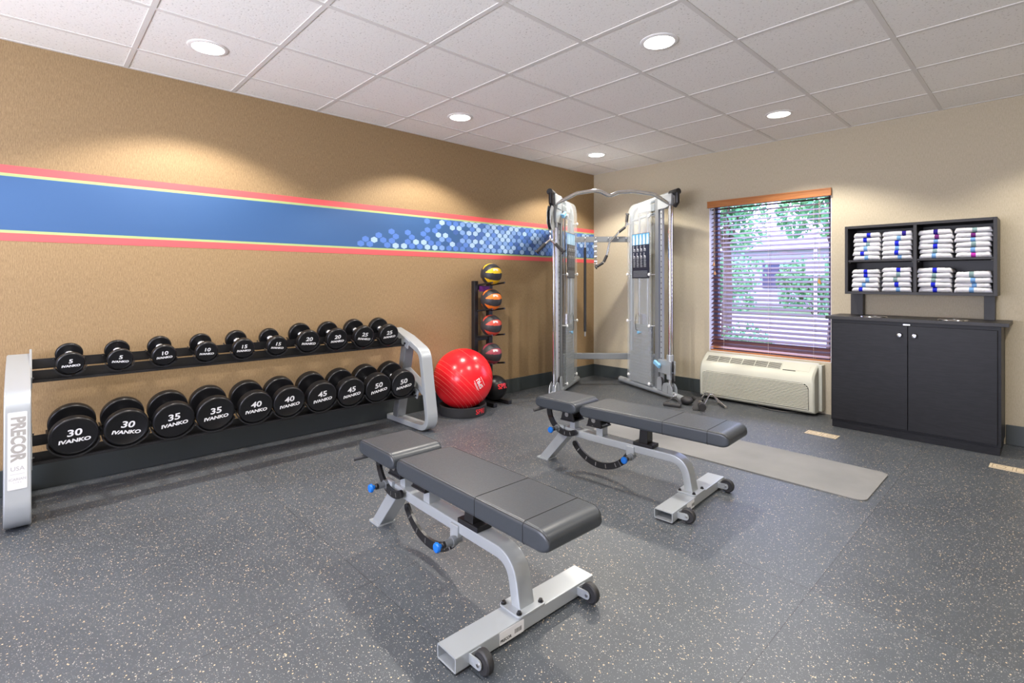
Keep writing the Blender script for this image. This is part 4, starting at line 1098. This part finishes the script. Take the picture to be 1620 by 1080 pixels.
# discharge grille on the sloping top
dA = Vector((0, -0.175, 0.358)); dB = Vector((0, -0.090, 0.422)); sdv = (dB - dA).normalized()
DG = basis((0, -0.1325, 0.390), (1, 0, 0), tuple(sdv))
go = obj('air_outlet', MB().box(1.500, 2.185, -0.038, 0.038, -0.004, 0.0012, 0, DG), 'vent_dark', ac, smooth=False)
sl = MB()
for k in range(7):
    y = -0.0375 + k * 0.0120
    sl.box(1.500, 2.185, y, y + 0.0040, 0.0, 0.0024, 0, DG)
for k in range(7):
    x = 1.500 + k * 0.1142; sl.box(x - 0.003, x + 0.003, -0.038, 0.038, 0.0, 0.0030, 0, DG)
obj('louvre', sl, 'cream', go, smooth=False)
ctl = obj('control_door', MB().box(2.225, 2.415, -0.034, 0.036, -0.002, 0.0022, 0, DG), 'cream', ac, bevel=0.001)
obj('door_slot', MB().box(2.205, 2.310, -0.044, -0.037, -0.002, 0.0026, 0, DG), 'vent_dark', ctl)
# supply cable on the floor
tag(obj('power_cable', MB().tube(rpoly([(1.95, -0.10, 0.03), (2.0, -0.18, 0.008), (2.12, -0.225, 0.006), (2.25, -0.215, 0.006), (2.32, -0.15, 0.008), (2.34, -0.08, 0.03)], [0, .05, .08, .08, .05, 0], 5), 0.0055, 8), 'grey_tube'), 'dark cable looping on the floor under the wall air conditioner', 'cable')

# ------------------------------------------------------------ window blind
bd = thing('venetian_blind', 'brown wooden venetian blind hanging in the window', 'blind', (0, 0, 0))
obj('valance', MB().box(1.447, 2.545, -0.028, -0.012, 1.882, 1.948).box(1.447, 2.545, -0.032, -0.028, 1.935, 1.948).box(1.447, 2.545, -0.031, -0.028, 1.882, 1.892), 'cherry', bd, bevel=0.002)
for k in range(31):
    z = 1.868 - k * 0.0428; tl = R(22)
    if z < 0.575: break
    m_ = Matrix.Translation(((WX0 + WX1) / 2, 0.036, z)) @ Matrix.Rotation(tl, 4, 'X')
    obj('slat', MB().box(-0.528, 0.528, -0.0245, 0.0245, -0.0013, 0.0013, 0, m_), 'slat', bd, smooth=False)
for z, tl, mm in ((0.550, 34, 'slat'), (0.516, 34, 'slat'), (0.486, 16, 'cherry')):  # lowest slat in brighter cherry, room light put into its colour
    m_ = Matrix.Translation(((WX0 + WX1) / 2, 0.030, z)) @ Matrix.Rotation(R(tl), 4, 'X')
    obj('slat', MB().box(-0.528, 0.528, -0.0245, 0.0245, -0.0013, 0.0013, 0, m_), mm, bd, smooth=False)
obj('bottom_rail', MB().box(1.468, 2.527, 0.008, 0.052, 0.449, 0.463), 'cherry', bd, bevel=0.002)
cdm = MB()
for x in (1.60, 2.02, 2.40):
    for dy in (0.011, 0.061): cdm.cyl((x, dy, 0.46), (x, dy, 1.88), 0.0011, 5)
obj('ladder_cord', cdm, 'cord', bd)
for pts, zz_ in (([(1.505, -0.002)], 1.335), ([(1.515, -0.003)], 1.245), ([(2.445, -0.004)], 1.165), ([(2.455, -0.006)], 1.155)):
    x, y = pts[0]
    q = obj('pull_cord', MB().cyl((x, y, zz_), (x, y, 1.89), 0.0013, 5), 'cord', bd)
    obj('tassel', MB().lathe([(0, 0.0), (0.009, 0.0), (0.010, 0.012), (0.005, 0.034), (0, 0.036)], Matrix.Translation((x, y, zz_ - 0.034)), 12), 'tassel', q)

# ------------------------------------------------------------ cabinet and towel shelves
cb = thing('cabinet', 'charcoal two-door cabinet standing against the window wall', 'cabinet', (0, 0, 0))
CX0, CX1 = 2.640, 3.616
obj('body', MB().box(CX0, CX1, -0.385, -0.002, 0.055, 0.848), 'laminate', cb, bevel=0.001)
obj('plinth', MB().box(CX0 + 0.004, CX1 - 0.006, -0.375, -0.01, 0.0, 0.056), 'laminate', cb)
obj('cabinet_top', MB().box(2.605, 3.655, -0.410, -0.001, 0.849, 0.874), 'laminate_edge', cb, bevel=0.002)
for x0, x1, kx in ((2.654, 3.126, 3.082), (3.130, 3.598, 3.168)):
    d = obj('door', MB().box(x0, x1, -0.403, -0.386, 0.072, 0.824), 'laminate', cb, bevel=0.0015)
    kb = MB().lathe([(0, 0), (0.009, 0), (0.007, 0.008), (0.0065, 0.013), (0.015, 0.019), (0.0165, 0.025), (0.013, 0.031), (0, 0.033)], Matrix.Translation((kx, -0.403, 0.757)) @ Matrix.Rotation(PI / 2, 4, 'X'), 20)
    obj('knob', kb, 'chrome', d)
obj('hinge_gap', MB().box(3.10, 3.14, -0.396, -0.388, 0.828, 0.836), 'steel', cb)
for x in (2.90, 3.365):
    q = MB().lathe([(0.065, 0.0), (0.065, 0.004), (0.070, 0.006), (0.084, 0.004), (0.087, 0.0), (0.065, 0.0)], Matrix.Translation((x, -0.285, 0.874)), 40)
    qo = obj('opening_ring', q, 'chrome', cb)
    obj('opening', MB().lathe([(0, 0.0012), (0.066, 0.0012), (0.066, 0.0), (0, 0.0)], Matrix.Translation((x, -0.285, 0.874)), 40), 'black_ink', qo)
su = thing('towel_shelf', 'charcoal open shelf box of four compartments raised above the cabinet', 'shelf', (0, 0, 0))
BX0, BX1, BZ0, BZ1, BD = 2.712, 3.592, 1.047, 1.580, -0.300
th = 0.020
obj('side_panel', MB().box(BX0, BX0 + th, BD, -0.02, BZ0, BZ1), 'laminate_edge', su, bevel=0.001)
obj('side_panel', MB().box(BX1 - th, BX1, BD, -0.02, BZ0, BZ1), 'laminate_edge', su, bevel=0.001)
obj('top_panel', MB().box(BX0 + th, BX1 - th, BD, -0.02, BZ1 - th, BZ1), 'laminate_edge', su, bevel=0.001)
obj('bottom_panel', MB().box(BX0 + th, BX1 - th, BD, -0.02, BZ0, BZ0 + th), 'laminate_edge', su, bevel=0.001)
obj('divider', MB().box(3.144, 3.164, BD, -0.02, BZ0 + th, BZ1 - th), 'laminate_edge', su, bevel=0.001)
obj('back_panel', MB().box(BX0 + th, BX1 - th, -0.028, -0.02, BZ0 + th, BZ1 - th), 'laminate_edge', su)
SZ = 1.312
obj('shelf_board', MB().box(BX0 + th, 3.144, BD + 0.008, -0.028, SZ - 0.014, SZ), 'laminate_edge', su, bevel=0.001)
obj('shelf_board', MB().box(3.164, BX1 - th, BD + 0.008, -0.028, SZ - 0.014, SZ), 'laminate_edge', su, bevel=0.001)
sp = MB()
for x in (BX0 + th + 0.006, 3.138, 3.170, BX1 - th - 0.006): sp.cyl((x - 0.006, BD + 0.03, SZ - 0.019), (x + 0.006, BD + 0.03, SZ - 0.019), 0.004, 8)
obj('shelf_pin', sp, 'chrome', su)
obj('riser', MB().box(2.700, 2.785, -0.075, -0.003, 0.874, BZ0), 'laminate_edge', su, bevel=0.001)
obj('riser', MB().box(3.512, 3.570, -0.100, -0.003, 0.874, BZ0), 'laminate_edge', su, bevel=0.001)

def towel_mesh(w_, h, d, sx_, seed):
    """folded towel: soft fold facing the room, woven stripe band across"""
    rg2 = random.Random(seed); mb = MB(); nx = 26
    xs = sorted(set([-w_ / 2 + w_ * k / nx for k in range(nx + 1)] + [sx_ - 0.0125, sx_ + 0.0125]))
    a1, a2, a3 = rg2.uniform(0, 6), rg2.uniform(0, 6), rg2.uniform(0.6, 1.4)
    rings = []
    for x in xs:
        e = 1 - max(0, (abs(x) - (w_ / 2 - 0.012)) / 0.012) ** 2 * 0.55
        hh = h * e * (1 + 0.05 * math.sin(x * 40 * a3 + a1)); fo = 0.004 * math.sin(x * 22 + a2) + (1 - e) * 0.010
        ring = []
        ny = 8
        for k in range(9):   # round front fold
            a_ = R(90 + 180 * k / 8)
            ring.append((fo + hh / 2 * 0.95 + hh * 0.55 * math.cos(a_), hh / 2 * (1 + math.sin(a_)) if True else 0))
        ring.append((d * 0.5, 0.0)); ring.append((d, 0.001))
        ring.append((d, hh - 0.002)); ring.append((d * 0.5, hh + 0.0006 * math.sin(x * 90)))
        rings.append([mb.bm.verts.new((x, p[0] + 0.0012 * rg2.uniform(-1, 1), p[1] + (0.0010 * rg2.uniform(-1, 1) if p[1] > 0.003 else 0))) for p in ring])
    m_ = len(rings[0])
    for i, (a, c) in enumerate(zip(rings, rings[1:])):
        xm = (xs[i] + xs[i + 1]) / 2; mi = 1 if abs(xm - sx_) < 0.0125 else 0
        for j in range(m_):
            f = mb.bm.faces.new((a[j], a[(j + 1) % m_], c[(j + 1) % m_], c[j])); f.material_index = mi
    mb.bm.faces.new(rings[0]); mb.bm.faces.new(list(reversed(rings[-1])))
    return mb
stacks = [
 ('left stack, upper left compartment', 2.853, 0.185, SZ, 1.523, [('light blue', 0), ('blue', -.03), ('light blue', -.012), ('sage', .008), ('blue', -.012), ('blue', .014)]),
 ('right stack, upper left compartment', 3.045, 0.192, SZ, 1.526, [('light blue', .02), ('blue', 0), ('light blue', 0), ('blue', -.002), ('light blue', .012), ('navy', .052)]),
 ('left stack, upper right compartment', 3.268, 0.195, SZ, 1.520, [('light blue', -.01), ('sage', -.006), ('blue', 0), ('light blue', .002), ('plum', .006), ('navy', .006)]),
 ('right stack, upper right compartment', 3.472, 0.200, SZ, 1.520, [('magenta', 0), ('light blue', 0), ('sage', .003), ('light blue', 0), ('plum', -.003), ('sage', .010)]),
 ('left stack, lower left compartment', 2.845, 0.186, BZ0 + th, 1.238, [('blue', -.035), ('light blue', -.01), ('light blue', .018), ('blue', 0), ('blue', 0)]),
 ('right stack, lower left compartment', 3.045, 0.192, BZ0 + th, 1.250, [('light blue', .01), ('blue', 0), ('sage', -.012), ('sage', .014), ('blue', .014)]),
 ('left stack, lower right compartment', 3.262, 0.200, BZ0 + th, 1.244, [('blue', 0), ('blue', -.008), ('sage', -.004), ('sage', .002), ('blue', .002)]),
 ('right stack, lower right compartment', 3.468, 0.202, BZ0 + th, 1.216, [('light blue', -.01), ('light blue', .012), ('light blue', -.002), ('sage', -.012)]),
]
pos_names = {6: ['bottom', 'second from bottom', 'third from bottom', 'third from top', 'second from top', 'top'],
             5: ['bottom', 'second from bottom', 'middle', 'second from top', 'top'], 4: ['bottom', 'second from bottom', 'second from top', 'top']}
sd_ = 0
for nm, xc, w_, z0, z1, tw in stacks:
    n = len(tw); hs = [random.uniform(0.85, 1.15) for _ in tw]; tot = sum(hs); z = z0 + 0.0005
    for k, (cn, so) in enumerate(tw):
        sd_ += 1
        h = (z1 - z0) * hs[k] / tot
        ww = w_ * random.uniform(0.93, 0.985)
        cx = xc + random.uniform(-0.004, 0.004)
        cx = min(cx, BX1 - th - 0.003 - ww / 2)
        o = obj('folded_towel', towel_mesh(ww, h * 0.97, 0.225, so * 0.8, sd_), ['towel', TS[cn]], angle=60, loc=(cx, -0.283 + random.uniform(-0.004, 0.006), z))
        tag(o, 'white folded towel with %s stripe, %s, %s' % (cn, pos_names[n][k], nm), 'towel', 'folded towels on the shelves')
        z += h

# ------------------------------------------------------------ floor things
mm_ = MB().prism([(p[0] + 2.29, p[1] - 1.575) for p in rrect(1.78, 0.565, 0.05, 5)], 'z', 0.0005, 0.0065)
fm = tag(obj('exercise_mat', mm_, 'mat_grey', smooth=False), 'thin grey exercise mat lying on the floor behind the further bench', 'mat')
for x0, x1, y0, y1, lb in ((2.555, 2.765, -0.765, -0.630, 'beige metal floor register in front of the wall air conditioner and cabinet corner'),
                           (3.575, 3.800, -0.715, -0.590, 'beige metal floor register at the right edge beside the cabinet')):
    cx, cy = (x0 + x1) / 2, (y0 + y1) / 2
    t = thing('floor_register', lb, 'floor vent', (cx, cy, 0), (0, 0, R(-1)), 'floor registers')
    hw, hh = (x1 - x0) / 2, 0.052
    obj('plate', MB().box(-hw, hw, -hh, hh, 0, 0.004), 'beige_metal', t, bevel=0.0015)
    gm = MB()
    for s_ in (-1, 1): gm.box(-hw + 0.014, -0.008, s_ * 0.040 - 0.0012, s_ * 0.040 + 0.0012, 0.004, 0.0046).box(0.008, hw - 0.014, s_ * 0.040 - 0.0012, s_ * 0.040 + 0.0012, 0.004, 0.0046)
    for x in (-hw + 0.014, -0.008, 0.008, hw - 0.014): gm.box(x - 0.0012, x + 0.0012, -0.04, 0.04, 0.004, 0.0046)
    for x in (-hw / 2 - 0.002, hw / 2 + 0.002): gm.lathe([(0.020, 0.004), (0.020, 0.0046), (0.0225, 0.0046), (0.0225, 0.004)], Matrix.Translation((x, 0, 0)), 20)
    obj('engraved_line', gm, 'beige_dark', t)

# ------------------------------------------------------------ outside the window
M['grass'] = tex(mat('grass', (0.10, 0.16, 0.05), 0.9), size=6, detail=5, c1=(0.07, 0.13, 0.04), c2=(0.15, 0.22, 0.08))
M['asphalt'] = mat('asphalt', (0.36, 0.35, 0.36), 0.9)
M['concrete'] = mat('concrete', (0.55, 0.54, 0.52), 0.8)
M['leaf_a'] = mat('leaf_green', (0.12, 0.36, 0.15), 0.6)
M['leaf_b'] = mat('leaf_light', (0.26, 0.55, 0.22), 0.6)
M['bark'] = mat('bark', (0.12, 0.08, 0.05), 0.9)
M['brick'] = mat('far_wall_paint', (0.50, 0.49, 0.52), 0.8)
struct('ground', MB().box(-30, 30, 0.3, 60, -0.35, -0.25), 'grass')
struct('road', MB().box(-30, 30, 5.6, 14.0, -0.25, -0.235), 'asphalt')
struct('kerb', MB().box(-30, 30, 13.9, 14.3, -0.25, -0.10).box(-30, 30, 5.3, 5.6, -0.25, -0.17), 'concrete')
def foliage(name, cx, cy, cz, rx, ry, rz, n, ls, label, cat, group, trunk=None):
    t = thing(name, label, cat, (cx, cy, -0.25), group=group)
    rg2 = random.Random(int(cx * 100) + n); mb = MB()
    lumps = [(rg2.uniform(-.6, .6), rg2.uniform(-.6, .6), rg2.uniform(-.6, .6), rg2.uniform(.3, .55)) for _ in range(14)]
    for k in range(n):
        lx, ly, lz, lr = rg2.choice(lumps)
        v = Vector((rg2.gauss(0, 1), rg2.gauss(0, 1), rg2.gauss(0, 1))).normalized() * lr * rg2.uniform(0.6, 1.0)
        p = Vector(((lx + v.x) * rx, (ly + v.y) * ry, (lz + v.z) * rz + cz + 0.25))
        a = Vector((rg2.gauss(0, 1), rg2.gauss(0, 1), rg2.gauss(0, 1))).normalized(); c_ = a.orthogonal().normalized()
        s = ls * rg2.uniform(0.6, 1.3)
        mb._add([p - a * s, p + c_ * s * 0.5, p + a * s, p - c_ * s * 0.5], [(0, 1, 2, 3)], 0 if rg2.random() < 0.6 else 1)
    obj('leaves', mb, ['leaf_a', 'leaf_b'], t, smooth=False)
    tk = MB()
    if trunk:
        tk.tube([(0, 0, 0), (0.05, 0, trunk * 0.5), (0, 0.05, cz + 0.25)], 0.11, 10, scales=[1.2, 1, 0.5])
        for k in range(6):
            a_ = k * 1.05; tk.tube([(0, 0.03, trunk * 0.9), (rx * 0.5 * math.cos(a_), ry * 0.5 * math.sin(a_), cz + 0.25 + rz * 0.2)], 0.04, 6, scales=[1, 0.4])
    else:
        for k in range(7):
            a_ = k * 0.9; tk.tube([(0.05 * math.cos(a_), 0.05 * math.sin(a_), 0), (rx * 0.5 * math.cos(a_), ry * 0.5 * math.sin(a_), cz + 0.25)], 0.012, 6)
    obj('trunk' if trunk else 'stems', tk, 'bark', t)
    return t
foliage('bush', 0.86, 2.6, 0.10, 0.62, 0.55, 0.42, 2600, 0.030, 'low clipped green bush outside at the lower left of the window', 'bush', 'plants outside the window')
foliage('bush', 1.98, 2.9, 0.05, 0.48, 0.5, 0.40, 1900, 0.030, 'low green bush outside at the lower right corner of the window', 'bush', 'plants outside the window')
foliage('tree', -1.75, 7.6, 3.5, 1.25, 1.1, 1.75, 4200, 0.085, 'leafy green tree outside filling the upper left of the window', 'tree', 'plants outside the window', trunk=2.2)
foliage('tree', 0.75, 7.0, 3.4, 1.15, 1.1, 1.6, 3600, 0.085, 'leafy green tree outside filling the upper right of the window', 'tree', 'plants outside the window', trunk=2.2)
foliage('shrub', -6.2, 17.0, 1.1, 1.7, 0.8, 1.6, 2600, 0.11, 'broad loose shrub across the road, seen through the left of the blind', 'shrub', 'plants outside the window')
foliage('shrub', -2.6, 17.5, 1.0, 1.6, 0.8, 1.4, 2400, 0.11, 'broad loose shrub across the road, seen through the right of the blind', 'shrub', 'plants outside the window')
hs = thing('building', 'pale low building across the road outside the window', 'building', (0, 24, -0.25))
obj('wall', MB().box(-16, 14, 0, 6, 0, 3.0), 'brick', hs)
obj('roof', MB().prism([(-0.5, 3.0), (6.5, 3.0), (3, 4.2)], 'x', -16.5, 14.5), 'silver_dark', hs)
for k in range(8): obj('window', MB().box(-14 + k * 3.5, -12.6 + k * 3.5, -0.05, 0.02, 1.0, 2.3), 'window_frame', hs)
sg = thing('signpost', 'small sign on a post outside, seen through the right of the blind', 'sign', (-0.44, 10.0, -0.25))
obj('post', MB().cyl((0, 0, 0), (0, 0, 2.6), 0.04, 10), 'concrete', sg)
obj('sign_panel', MB().box(-0.22, 0.22, -0.05, -0.03, 1.55, 1.95), 'brick', sg)
